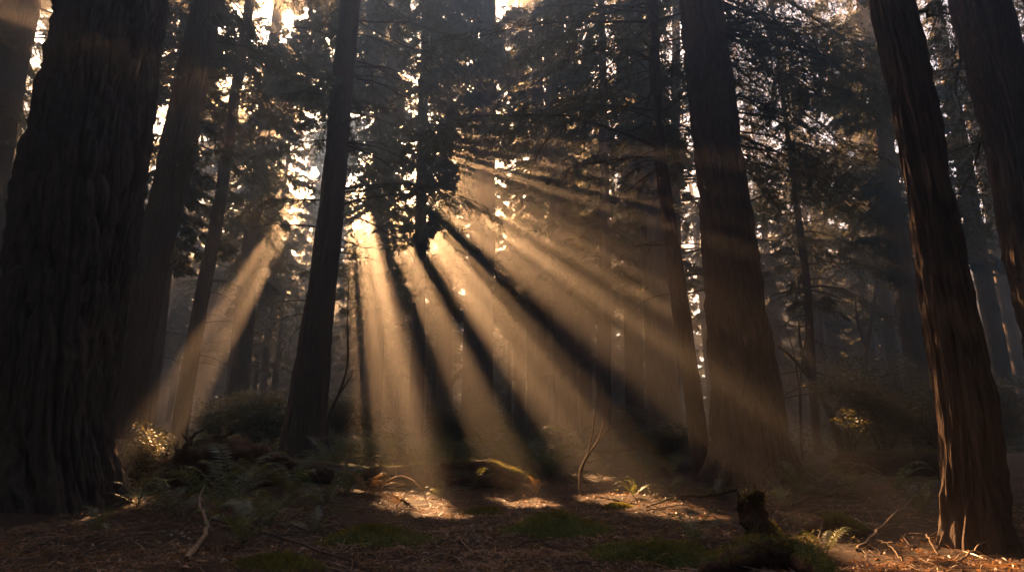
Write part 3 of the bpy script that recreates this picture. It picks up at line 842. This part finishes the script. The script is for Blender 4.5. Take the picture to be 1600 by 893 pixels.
fern(352, 800, .85, 10, 'large green fern in front of the rotting root mass at the left')
fern(420, 818, .75, 9, 'broad fern spreading right of the fallen branch fork at the left')
fern(455, 772, .7, 9, 'dim fern against the left end of the long mossy log')
fern(505, 790, .6, 8, 'dark fern between the long mossy log and the curled dead fern')
fern(400, 765, .6, 8, 'half hidden fern right behind the large green fern')
fern(310, 770, .55, 7, 'fern rising over the front of the rotting root mass')
fern(860, 745, .95, 14, 'bushy fern behind the clearing left of the bare golden sapling')
fern(905, 752, .6, 8, 'small fern at the foot of the bare golden sapling', 'green')
fern(830, 740, .7, 10, 'fern at the right end of the long mossy log')
fern(990, 776, .36, 7, 'small sunlit fern standing alone in the brightest litter')
fern(1052, 768, .42, 7, 'sunlit fern beside the foot of the slim curving trunk')
fern(940, 752, .45, 6, 'backlit fern curling beside the mossy sapling base')
fern(620, 792, .36, 6, 'short withered fern in the left sunlit litter patch', 'dead')
fern(575, 775, .55, 9, 'brown dead fern left of the arching withered stalk', 'dead')
fern(838, 772, .3, 8, 'little withered fern on the far edge of the clearing', 'dead')
fern(1050, 740, .8, 10, 'dark fern clump under the thick dark trunk')
fern(1010, 745, .7, 9, 'dim fern right of the low fallen limb')
fern(1290, 870, .35, 6, 'pale seedling fern in the sunlit litter by the mossy foreground log')
fern(1120, 780, .4, 6, 'shaded fern hugging the flared base of the big reddish trunk')
fern(1330, 770, .6, 8, 'dark fern behind the sticks right of the big reddish trunk')
fern(1400, 765, .7, 9, 'dark fern in front of the fallen trunk at the right')
fern(1280, 752, .6, 8, 'faint fern beside the thin dark straight trunk')
fern(380, 850, .55, 8, 'fern over the middle of the long dark fallen branch')
fern(540, 772, .65, 9, 'dark fern low under the left end of the long mossy log')
fern(490, 830, .45, 7, 'small pale fern left of the flat moss cushion')
fern(265, 800, .6, 8, 'fern between the massive dark trunk and the standing crooked branch')
fern(690, 778, .4, 7, 'small fern against the front of the long mossy log, behind the thin moss patch')
fern(740, 762, .55, 8, 'fern at the splintered middle of the broken mossy log piece')
fern(1220, 792, .5, 8, 'shaded fern behind the short mossy broken stump')
fern(1085, 850, .4, 7, 'low fern on the wide dark moss cushion left of the stump')
fern(1440, 800, .5, 8, 'dim fern just left of the orange-edged trunk base')
fern(1250, 772, .55, 8, 'fern at the right foot of the big reddish trunk')
fern(140, 835, .4, 6, 'small dark fern in front of the massive dark trunk')
fern(215, 790, .5, 7, 'ragged fern at the foot of the massive dark trunk')
# the fern bank behind the log: countable, each its own
words = ['left end of the bank, against the tall brown trunk', 'second from the tall brown trunk', 'below the dark sunbeam trunk', 'in the foot of the left sunbeam',
         'under the straight slim trunk', 'below the straight dark trunk', 'left of the wide shadowy trunk', 'in front of the wide shadowy trunk', 'right of the wide shadowy trunk',
         'below the upright streaked trunk']
for k, w in enumerate(words):
    fern(520 + k * 34 + (k % 3) * 6, 712, .95 + .2 * (k % 2), 12, 'lush fern behind the log, ' + w, d=17.2 + 1.5 * ((k * 7) % 4) / 3)
for k, w in enumerate(['left of the slender leaning trunk', 'right of the slender leaning trunk', 'between the slender trunk and the tall brown trunk']):
    fern(255 + 80 * k, 715, .9, 9, 'shaded fern at the back, ' + w, d=18 + k)

# ------------------------------------------------------------------ logs, stumps, sticks
def log_thing(name, label, cat, pts, rad, mat='rot', seg=22, rough=.25, seed=0, group=None):
    pts = np.asarray(pts, float); rad = np.asarray(rad, float)
    n0 = len(pts); k = np.linspace(0, n0 - 1, max(20, n0 * 12)); a = np.arange(n0)
    P = np.stack([np.interp(k, a, pts[:, c]) for c in range(3)], -1); r = np.interp(k, a, rad)
    for _ in range(4): P[1:-1] = (P[:-2] + 2 * P[1:-1] + P[2:]) / 4; r[1:-1] = (r[:-2] + 2 * r[1:-1] + r[2:]) / 4
    t = nrm(np.gradient(P, axis=0)); A = nrm(np.cross(t, [0, 0, 1.0])); B = np.cross(A, t)
    th = np.linspace(0, 2 * math.pi, seg, endpoint=False); n = len(P)
    T, K = np.meshgrid(th, np.linspace(0, n / 8, n))
    rr = r[:, None] * (1 + rough * 1.6 * (vnoise(T / 6.283 * 9, K * .8, seed, 9) - .5) + rough * (vnoise(T / 6.283 * 18, K * 4, seed + 1, 18) - .5))
    rr[0] *= .45; rr[-1] *= .4
    v = P[:, None] + rr[..., None] * (A[:, None] * np.cos(T)[..., None] + B[:, None] * np.sin(T)[..., None])
    # splintered ends
    v[0] -= t[0] * (r[0] * rng.uniform(0, .9, seg))[:, None]; v[-1] += t[-1] * (r[-1] * rng.uniform(0, 1.4, seg))[:, None]
    v = np.concatenate([v[:1].mean(1, keepdims=True).repeat(seg, 1), v, v[-1:].mean(1, keepdims=True).repeat(seg, 1)]); n += 2
    i = np.arange(n - 1)[:, None] * seg; j = np.arange(seg)[None]; kk = (j + 1) % seg
    g = Geo(); g.add(v.reshape(-1, 3), np.stack([i + j, i + kk, i + seg + kk, i + seg + j], -1))
    base = P[len(P) // 2].copy(); base[2] = float(ground(base[0], base[1]))
    root = empty(name, label, cat, base, group)
    wood = g.build('trunk' if name == 'fallen_log' else 'wood', [M[mat]], root, base, smooth=True)
    # moss tufts on top
    m = 2200; top = v.reshape(-1, 3); top = top[np.repeat(B[np.clip(np.arange(n) - 1, 0, len(B) - 1)][:, None], seg, 1).reshape(-1, 3)[:, 2] > 0]
    ctr = np.repeat(P[np.clip(np.arange(n) - 1, 0, len(P) - 1)], seg, 0)
    out = nrm(v.reshape(-1, 3) - ctr); sel = np.where(out[:, 2] > .45)[0]
    if len(sel) and mat == 'rot':
        idx = rng.choice(sel, m); b = v.reshape(-1, 3)[idx] + rng.normal(0, .025, (m, 3)); up = nrm(out[idx] + rng.normal(0, .5, (m, 3)))
        L = .02 + .035 * rng.random((m, 1)); s = nrm(np.cross(up, rng.normal(0, 1, (m, 3)))) * .007
        keep = vnoise(b[:, 0] * 2.5, b[:, 1] * 2.5, seed + 4) > .42
        g2 = Geo(); g2.leaves(np.stack([b, b + up * L * .5 + s, b + up * L, b + up * L * .5 - s], 1)[keep])
        g2.build('moss', [M['mossblade']], wood, base)
    return root, base
def gp(px, py, h=0.0, d=None):
    if d is None: p = hit(px, py)
    else:
        q = at(px, py, d); p = np.array([q[0], d, float(ground(q[0], d))])
    p = p.copy(); p[2] += h; return p
def spikes(root, base, pts, n, Lr, r0, mat='rot', up=.8, name='root', seed=0):
    r = np.random.default_rng(seed)
    for k in range(n):
        p0 = np.array(pts[r.integers(0, len(pts))]) + r.normal(0, .08, 3)
        d = nrm(np.array([r.normal(0, .7), r.normal(0, .5), up * r.uniform(.3, 1.2)])); L = r.uniform(*Lr)
        s = np.linspace(0, 1, 8)[:, None]; p = p0 + d * L * s; p[1:] += np.cumsum(r.normal(0, .05 * L, (7, 3)), 0) * .6
        g = Geo(); g.tube(p, r0 * (1 - .85 * s[:, 0]), 6); g.build(name, [M[mat]], root, base, smooth=True)
log_thing('fallen_log', 'long mossy log lying behind the clearing from the tall brown trunk to the ferns', 'log',
          [gp(425, 735, .22, 15.2), gp(560, 745, .20, 14.6), gp(690, 745, .18, 14.6), gp(800, 748, .16, 14.2)], [.27, .25, .24, .2], seed=1)
log_thing('fallen_log', 'broken mossy log piece with pale top resting on the right end of the long log', 'log',
          [gp(690, 740, .42, 14.6), gp(760, 738, .40, 14.4), (lambda p: p)(gp(838, 750, .22, 13.9))], [.13, .15, .10], seed=2)
rt, rb = log_thing('root_mass', 'dark rotting root mass with broken stubs behind the large green fern', 'root mass',
          [gp(215, 775, .15, 12.8), gp(280, 765, .36, 13.0), gp(350, 752, .50, 13.4), gp(440, 748, .3, 14.2)], [.24, .36, .38, .24], rough=.75, seed=3, seg=44)
spikes(rt, rb, [gp(280, 760, .7, 13), gp(340, 750, .85, 13.2), gp(380, 748, .8, 13.4), gp(320, 750, .8, 13.2), gp(240, 765, .5, 12.9), gp(410, 748, .6, 13.8)], 24, (.2, .8), .05, seed=4)
log_thing('fallen_log', 'dark fallen trunk in the right background behind the sticks', 'log',
          [gp(1310, 740, .25, 15.5), gp(1390, 740, .3, 15.2), gp(1490, 745, .3, 14.8)], [.24, .3, .3], seed=5)
log_thing('fallen_limb', 'low bare limb lying level behind the backlit fern', 'limb',
          [gp(925, 700, .62, 17), gp(962, 700, .66, 17), gp(998, 700, .72, 17)], [.04, .07, .03], mat='twig', seed=6, seg=10)
# mossy stump in the right foreground
def stump():
    p = hit(1192, 862); n = 40; g = Geo(); z = np.linspace(-.2, 1, 34)
    T, Z = np.meshgrid(np.linspace(0, 6.283, n, endpoint=False), z)
    H = .74
    r = .15 + .24 * np.exp(-np.clip(Z, 0, 1) * 4.0) * (.6 + .5 * np.cos(T * 3 + 1)) + .15 * (vnoise(T / 6.283 * 7, Z * 4, 3, 7) - .5) + .07 * (vnoise(T / 6.283 * 22, Z * 12, 4, 22) - .5) - .05 * Z
    r = np.clip(r, .04, None); r[-1] *= .35; r[-2] *= .75
    top = .62 + .42 * vnoise(T / 6.283 * 6, T * 0 + .5, 8, 6) + .16 * (vnoise(T / 6.283 * 16, T * 0 + .5, 9, 16) - .5)
    X = p[0] + r * np.cos(T) - .06 * Z; Y = p[1] + r * np.sin(T); ZZ = p[2] + Z * H * np.where(Z > 0, top, 1)
    ZZ[-1] -= .12
    v = np.stack([X, Y, ZZ], -1).reshape(-1, 3); i = np.arange(33)[:, None] * n; j = np.arange(n)[None]; k = (j + 1) % n
    g.add(v, np.stack([i + j, i + k, i + n + k, i + n + j], -1))
    root = empty('stump', 'short mossy broken stump in the right foreground of the clearing', 'stump', p)
    wood = g.build('wood', [M['rot']], root, p, smooth=True)
    m = 2600; idx = rng.integers(n * 6, len(v), m); b = v[idx] + rng.normal(0, .02, (m, 3)); c = np.array([p[0], p[1], 0]); up = nrm((b - c) * [1, 1, 0] + [0, 0, .25] + rng.normal(0, .2, (m, 3)))
    L = .02 + .035 * rng.random((m, 1)); s = nrm(np.cross(up, rng.normal(0, 1, (m, 3)))) * .007
    keep = vnoise(b[:, 0] * 5, b[:, 2] * 5, 4) > .45
    g2 = Geo(); g2.leaves(np.stack([b, b + up * L * .5 + s, b + up * L, b + up * L * .5 - s], 1)[keep]); g2.build('moss', [M['mossblade']], wood, p)
    spikes(root, p, [p + [-.08, 0, .5], p + [-.02, 0, .52], p + [-.1, .05, .5]], 5, (.10, .2), .05, seed=12, name='splinter', up=2.2)
stump()
log_thing('root_log', 'thick moss covered root lying at the bottom edge below the broken stump', 'log',
          [gp(1105, 905, .06), gp(1180, 885, .12), gp(1250, 885, .10), gp(1300, 910, .03)], [.10, .15, .14, .08], seed=7)
log_thing('root_log', 'small mossy log at the edge of the right sunlit litter', 'log',
          [gp(1262, 832, .06), gp(1310, 828, .09), gp(1352, 836, .03)], [.06, .10, .05], seed=8)
def stick(label, pts, r, mat='deadwood', subs=2, sname='fallen_stick', group='sticks lying about the clearing', rel=True):
    P = np.array([gp(a, b, h) for a, b, h in pts]); g = Geo(); n = len(P)
    k = np.linspace(0, n - 1, 16); P = np.stack([np.interp(k, np.arange(n), P[:, c]) for c in range(3)], -1)
    for _ in range(2): P[1:-1] = (P[:-2] + 2 * P[1:-1] + P[2:]) / 4
    P[1:-1] += rng.normal(0, .008, (14, 3)); s = np.linspace(0, 1, 16)
    base = P[0].copy()
    g.tube(P, r * (1.05 - .7 * s), 7)
    for _ in range(subs):
        q = rng.integers(4, 13); d = nrm(nrm(P[q + 1] - P[q - 1]) + rng.normal(0, .6, 3) * [1, 1, .4]); l = rng.uniform(.12, .4); ss = np.linspace(0, 1, 5)[:, None]
        g.tube(P[q] + d * l * ss, r * .5 * (1 - .7 * ss[:, 0]), 5)
    ob = g.build(sname, [M[mat]], None, base, smooth=True)
    tag(ob, label, 'stick', group)
stick('thick crooked pale branch standing up from the ground right of the massive dark trunk', [(290, 878, .02), (322, 850, .1), (318, 838, .2), (304, 818, .32), (314, 800, .40)], .032, subs=0)
stick('long dark fallen branch stretching along the bottom left from the large fern', [(325, 820, .1), (400, 838, .09), (470, 860, .06), (560, 884, .02)], .026, 'twig', 2)
stick('thin pale stalk crossing the shaded litter at the bottom left', [(110, 822, .08), (165, 835, .1), (215, 855, .05), (240, 875, .02)], .009, subs=1)
stick('bent stalk leaning out from the sunlit shrub at the left', [(187, 705, .35), (205, 725, .3), (225, 760, .12), (250, 775, .02)], .012, subs=1)
stick('stout pale stick slanting up across the right sunlit litter', [(1340, 862, .02), (1375, 845, .14), (1440, 812, .34)], .02, subs=1)
stick('forked upright twig in the right sunlit litter left of the slanting stick', [(1372, 835, .0), (1368, 830, .12), (1362, 826, .24)], .012, subs=2)
stick('curved pale stick at the foot of the orange-edged trunk', [(1420, 842, .05), (1450, 845, .06), (1466, 870, .02)], .016, subs=0)
stick('short pale stick pointing at the camera in the right sunlit litter', [(1370, 850, .05), (1392, 858, .05), (1410, 880, .02)], .014, subs=1)
stick('dark crossed stick left of the slanting pale stick', [(1280, 845, .02), (1290, 825, .16), (1300, 805, .26)], .012, 'twig', 2)
stick('slender stick lying across the brightest litter of the clearing', [(1010, 800, .03), (1060, 792, .05), (1130, 800, .02)], .014, subs=2)
stick('pale twig at the right end of the brightest litter', [(1105, 795, .02), (1140, 805, .04), (1165, 818, .01)], .009, subs=1)
stick('short forked twig in the brightest litter behind the slender stick', [(1040, 790, .02), (1055, 786, .08), (1068, 780, .12)], .008, subs=2)
stick('thin curved twig on the dark litter in the middle foreground', [(720, 845, .02), (735, 865, .03), (760, 878, .02)], .008, subs=1)
stick('thin twig on the dark litter left of the middle moss cushion', [(690, 815, .02), (730, 818, .03), (760, 822, .02)], .007, subs=1)
stick('crooked root-like stick right of the small mossy log', [(1270, 800, .02), (1320, 785, .12), (1350, 772, .25)], .018, 'twig', 3)
stick('long dark branch behind the small mossy log at the right', [(1240, 790, .02), (1300, 775, .15), (1400, 762, .3)], .022, 'twig', 4)
stick('broken dark stick at the bottom left corner', [(30, 868, .02), (80, 852, .08), (130, 862, .03)], .014, 'twig', 2)
stick('arching withered stalk curling over the left sunlit litter', [(592, 775, .02), (600, 775, .3), (628, 775, .42), (655, 780, .28), (668, 788, .02)], .02, 'fern_dead', 5, 'withered_stalk')
stick('withered stalk stub beside the left sunlit litter patch', [(640, 790, .02), (615, 785, .12), (596, 782, .16)], .025, 'rot', 2, 'withered_stalk')

stick('dark forked branch lying in the shade left of the standing crooked branch', [(120, 875, .02), (190, 850, .1), (270, 838, .05)], .016, 'twig', 4)
stick('thin broken branch across the bottom left behind the long fallen branch', [(430, 835, .05), (480, 822, .12), (545, 828, .04)], .012, 'twig', 3)
stick('pale bent twig on the flat moss cushion', [(560, 850, .06), (590, 838, .12), (625, 848, .05)], .008, subs=2)
stick('thin pale stick half buried at the bottom edge in the middle', [(640, 885, .01), (690, 872, .06), (745, 884, .02)], .010, subs=2)
stick('short dark broken stick in front of the middle moss cushion', [(800, 858, .02), (840, 850, .06), (885, 862, .02)], .013, 'twig', 2)
stick('surface root snaking out from the big reddish trunk to the clearing', [(1150, 768, .05), (1100, 780, .05), (1060, 776, .04), (1010, 792, .0)], .04, 'rot', 2)
stick('surface root running right from the big reddish trunk', [(1240, 762, .06), (1290, 778, .05), (1330, 776, .04), (1390, 795, .0)], .045, 'rot', 2)
stick('pale dry stick at the very right of the sunlit litter', [(1500, 880, .02), (1540, 862, .1), (1570, 850, .2)], .012, subs=2)
# bare golden sapling behind the clearing
def sapling(name, label, base, polys, r, mat='deadwood', cat='sapling'):
    root = empty(name, label, cat, base)
    for k, (d, pl) in enumerate(polys):
        P = np.array([at(a, b, d) for a, b in pl]); n = len(P)
        kk = np.linspace(0, n - 1, 18); P = np.stack([np.interp(kk, np.arange(n), P[:, c]) for c in range(3)], -1)
        for _ in range(2): P[1:-1] = (P[:-2] + 2 * P[1:-1] + P[2:]) / 4
        if k == 0: P[0, 2] = min(P[0, 2], float(ground(P[0, 0], P[0, 1])) - .03)
        g = Geo(); g.tube(P, r * (1 if k == 0 else .6) * (1.05 - .8 * np.linspace(0, 1, 18)), 6)
        g.build('stem' if k == 0 else 'branch', [M[mat]], root, base, smooth=True)
    return root
sapling('bare_sapling', 'crooked bare sapling glowing gold behind the clearing', gp(910, 740, 0, 13.6),
        [(13.6, [(905, 742), (915, 715), (935, 690), (942, 665), (948, 640)]), (13.6, [(918, 712), (925, 680), (930, 640), (942, 590)]), (13.6, [(935, 690), (955, 662), (975, 650)]), (13.6, [(912, 722), (925, 720), (945, 712)])], .04)
sapling('leaning_stem', 'thin dark curved stem right of the tall brown trunk', gp(508, 700, 0, 19.5),
        [(19.5, [(515, 712), (508, 660), (530, 615), (545, 570), (542, 500), (545, 440)]), (19.5, [(532, 612), (548, 590), (552, 575)])], .06, 'twig')
sapling('bent_tree', 'bent bare young tree curving up in the dark right thicket', gp(1310, 700, 0, 22),
        [(22, [(1318, 712), (1300, 650), (1275, 600), (1240, 560), (1215, 540)]), (22, [(1285, 612), (1300, 590), (1330, 575)]), (22, [(1265, 588), (1250, 540), (1248, 500)]), (22, [(1300, 650), (1320, 620), (1345, 600)])], .14, 'twig')
sapling('slanting_tree', 'slanting thin bare tree in the haze between the big reddish and orange-edged trunks', gp(1355, 600, 0, 34),
        [(34, [(1345, 690), (1352, 560), (1366, 470), (1372, 430)]), (34, [(1355, 545), (1340, 500), (1336, 470)])], .22, 'twig')
sapling('forked_stem', 'thin forked bare stem left of the thin dark straight trunk', gp(1250, 690, 0, 21),
        [(21, [(1252, 705), (1250, 600), (1256, 540), (1268, 500)]), (21, [(1250, 610), (1240, 550), (1225, 500)])], .05, 'twig')

# ------------------------------------------------------------------ shrubs
def shrub(label, p, w, h, n, leaf, seed, name='shrub', mat='broadleaf', stems=7, layered=False):
    r = np.random.default_rng(seed); root = empty(name, label, 'shrub', p, 'undergrowth shrubs')
    gl = Geo(); tips = []
    for k in range(stems):
        a = r.random() * 6.283; l = h * r.uniform(.6, 1.05); sp = w * r.uniform(.2, 1)
        s = np.linspace(0, 1, 8)[:, None]; P = p + np.array([math.cos(a) * sp, math.sin(a) * sp, 0]) * s ** 1.4 + np.array([0, 0, l]) * (s - .15 * s * s); P[1:] += np.cumsum(r.normal(0, .03 * h, (7, 3)), 0) * .5
        g = Geo(); g.tube(P, .02 * h ** .5 * (1.05 - .9 * s[:, 0]), 5); g.build('stem', [M['twig']], root, p, smooth=True); tips.append(P)
    Q = []
    m = n
    k = r.integers(0, stems, m); f = 2 + (r.random(m) ** .6 * 5.99).astype(int); f = np.minimum(f, 7)
    c = np.array([tips[a][b] for a, b in zip(k, f)])
    a = r.random(m) * 6.283; l = w * .5 * r.random(m) ** .7
    c = c + np.stack([np.cos(a) * l, np.sin(a) * l, r.normal(0, .06 * h, m) - .1 * l], -1)
    # leaves come in little sprays
    j = np.repeat(np.arange(m), 9); nn_ = len(j)
    b = c[j] + r.normal(0, leaf * 1.6, (nn_, 3)) * [1, 1, .3]
    az = a[j] + r.normal(0, .8, nn_)
    d = np.stack([np.cos(az), np.sin(az), r.normal(-.15, .25, nn_)], -1); nv = nrm(np.array([0, 0, 1.0]) + r.normal(0, .4, (nn_, 3)))
    s = nrm(np.cross(d, nv)); L = leaf * r.uniform(.6, 1.3, (nn_, 1))
    gl.leaves(np.stack([b, b + d * L * .5 + s * L * .27, b + d * L, b + d * L * .5 - s * L * .27], 1))
    gl.build('foliage', [M[mat]], root, p)
shrub('sunlit shrub with small glowing leaves right of the massive dark trunk', gp(222, 735, 0, 12.6), .45, 1.35, 330, .06, 1, stems=9)
shrub('dark leafy shrub in the shade of the right thicket', gp(1385, 690, 0, 19), 1.5, 3.6, 1500, .12, 2, stems=12)
shrub('dense dark shrub half behind the orange-edged trunk', gp(1460, 700, 0, 18), 1.3, 2.9, 1100, .11, 3, stems=10)
shrub('sparse tall shrub with a few sunlit leaf tufts right of the big reddish trunk', gp(1325, 700, 0, 17.5), .6, 1.9, 130, .09, 4, stems=9)
shrub('bushy shrub in the haze left of the tall brown trunk', gp(405, 690, 0, 23), 1.5, 2.6, 1200, .13, 5, stems=11)
shrub('low shrub between the slender leaning trunk and the hazy glowing trunk', gp(345, 690, 0, 26), 1.4, 2.6, 1000, .14, 6, stems=10)
shrub('rounded shrub at the foot of the straight dark trunk by the brightest beam', gp(712, 680, 0, 27), 1.1, 2.3, 800, .13, 7, stems=9)
shrub('shrub growing up against the wide shadowy trunk', gp(765, 690, 0, 30), 1.4, 2.8, 900, .14, 8, stems=9)
shrub('dark shrub behind the dark fern clump right of the sapling', gp(1045, 705, 0, 19), .9, 1.4, 600, .10, 9, stems=9)
shrub('faint shrub in the gap between the two right border trunks', gp(1560, 690, 0, 22), 1.3, 3.2, 900, .13, 10, stems=9)
shrub('shaded shrub between the slim curving trunk and the leaning narrow trunk', gp(985, 690, 0, 31), 1.3, 2.2, 700, .14, 11, stems=9)
shrub('hazy shrub right behind the tall brown trunk', gp(530, 690, 0, 28), 1.4, 2.6, 900, .14, 12, stems=9)

# small leafy plants between the ferns
n = 1500
x = rng.uniform(-10, 13, n); y = rng.uniform(7, 19, n)
k = (fbm(x / 1.3, y / 1.3, 55, 3) > .5 - .08 * np.clip(np.abs(x - .8) - 2.5, -1.5, 1)) & (np.abs(x) < .95 * y)
x, y = x[k], y[k]; m = 12; xx = np.repeat(x, m) + rng.normal(0, .06, len(x) * m); yy = np.repeat(y, m) + rng.normal(0, .06, len(x) * m)
b = np.stack([xx, yy, ground(xx, yy) + .16 * rng.random(len(xx)) ** 1.3], -1); a = rng.random(len(xx)) * 6.283
d = np.stack([np.cos(a), np.sin(a), rng.normal(-.05, .3, len(a))], -1); s_ = nrm(np.cross(d, nrm(np.array([0, 0, 1.0]) + rng.normal(0, .4, (len(a), 3))))); L = rng.uniform(.02, .055, (len(a), 1))
g = Geo(); g.leaves(np.stack([b, b + d * L * .55 + s_ * L * .33, b + d * L, b + d * L * .55 - s_ * L * .33], 1))
tag(g.build('ground_cover', [M['broadleaf']], None, (0, 12, 0)), 'small low leaves sprouting in patches on the forest floor', 'ground cover', kind='stuff')

# far undergrowth: one uncountable mass of low leaves
g = Geo(); n = 90000
x = rng.uniform(-55, 50, n); y = rng.uniform(24, 75, n)
hmax = .4 + 3.2 * np.clip(fbm(x / 5, y / 5, 77, 3) - .28, 0, 1) * np.clip((y - 20) / 12, 0, 1)
z = ground(x, y) + hmax * rng.random(n)
a = rng.random(n) * 6.283; d = np.stack([np.cos(a), np.sin(a), rng.normal(-.1, .3, n)], -1); s = nrm(np.cross(d, nrm(np.array([0, 0, 1.0]) + rng.normal(0, .6, (n, 3)))))
b = np.stack([x, y, z], -1); L = rng.uniform(.15, .4, (n, 1))
g.leaves(np.stack([b, b + d * L * .5 + s * L * .25, b + d * L, b + d * L * .5 - s * L * .25], 1))
tag(g.build('undergrowth', [M['needle_far']], None, (0, 50, 0)), 'dim low undergrowth filling the ground between the far trunks', 'undergrowth', kind='stuff')

WORLD, EXPO = .03, 3.95
# ================================================================== AIR
def haze(density):
    x0, x1, y0, y1, z0, z1 = -172, 172, -162, 184, -2.5, 47
    v = [(a, b, c) for a in (x0, x1) for b in (y0, y1) for c in (z0, z1)]
    q = [(0, 1, 3, 2), (4, 6, 7, 5), (0, 4, 5, 1), (2, 3, 7, 6), (0, 2, 6, 4), (1, 5, 7, 3)]
    m, nt, N, L = new_mat('haze_air'); out = N.new('ShaderNodeOutputMaterial'); p = N.new('ShaderNodeVolumePrincipled')
    p.inputs['Color'].default_value = (.92, .90, .87, 1); p.inputs['Density'].default_value = density; p.inputs['Anisotropy'].default_value = .76
    L.new(p.outputs[0], out.inputs['Volume'])
    ob = bpy.data.objects.new('haze', mesh_np('haze', np.array(v, float), np.array(q), [m])); col.objects.link(ob)
    tag(ob, 'thin morning haze filling the wood', 'haze', kind='stuff')
haze(.0095)

# ================================================================== LIGHT
w = bpy.data.worlds.new('World'); scene.world = w; w.use_nodes = True
N = w.node_tree.nodes; L = w.node_tree.links
sky = N.new('ShaderNodeTexSky'); sky.sky_type = 'NISHITA'; sky.sun_disc = False
sky.sun_elevation = SUN_EL; sky.sun_rotation = SUN_AZ % (2 * math.pi); sky.dust_density = 2.0; sky.air_density = 1.0; sky.ozone_density = 1.0
L.new(sky.outputs[0], N['Background'].inputs[0]); N['Background'].inputs[1].default_value = WORLD
sl = bpy.data.lights.new('sun', 'SUN'); sl.energy = 5; sl.angle = R(.5); sl.color = (1, .53, .23)
so = bpy.data.objects.new('sun', sl); col.objects.link(so); so.rotation_euler = Vector(S).to_track_quat('Z', 'Y').to_euler(); so.location = (-20, 60, 60)

# ================================================================== CAMERA & RENDER
cd = bpy.data.cameras.new('camera'); cd.sensor_width = 36; cd.lens = 36 * F / 1600; cd.clip_end = 3000; cd.clip_start = .05
co = bpy.data.objects.new('camera', cd); col.objects.link(co); CAM[2] = CAM[2]
co.location = CAM; co.rotation_euler = (math.pi / 2 + PITCH, 0, 0); scene.camera = co
scene.view_settings.view_transform = 'Standard'; scene.view_settings.look = 'None'; scene.view_settings.gamma = 1; scene.view_settings.use_curve_mapping = False
scene.view_settings.exposure = EXPO
scene.render.engine = 'CYCLES'
c = scene.cycles
c.use_denoising = True; c.denoiser = 'OPENIMAGEDENOISE'; c.denoising_input_passes = 'RGB_ALBEDO_NORMAL'; c.denoising_prefilter = 'ACCURATE'
c.max_bounces = 4; c.diffuse_bounces = 2; c.glossy_bounces = 1; c.transmission_bounces = 2; c.volume_bounces = 0; c.transparent_max_bounces = 8
c.sample_clamp_indirect = 4; c.caustics_reflective = False; c.caustics_refractive = False
c.use_adaptive_sampling = False
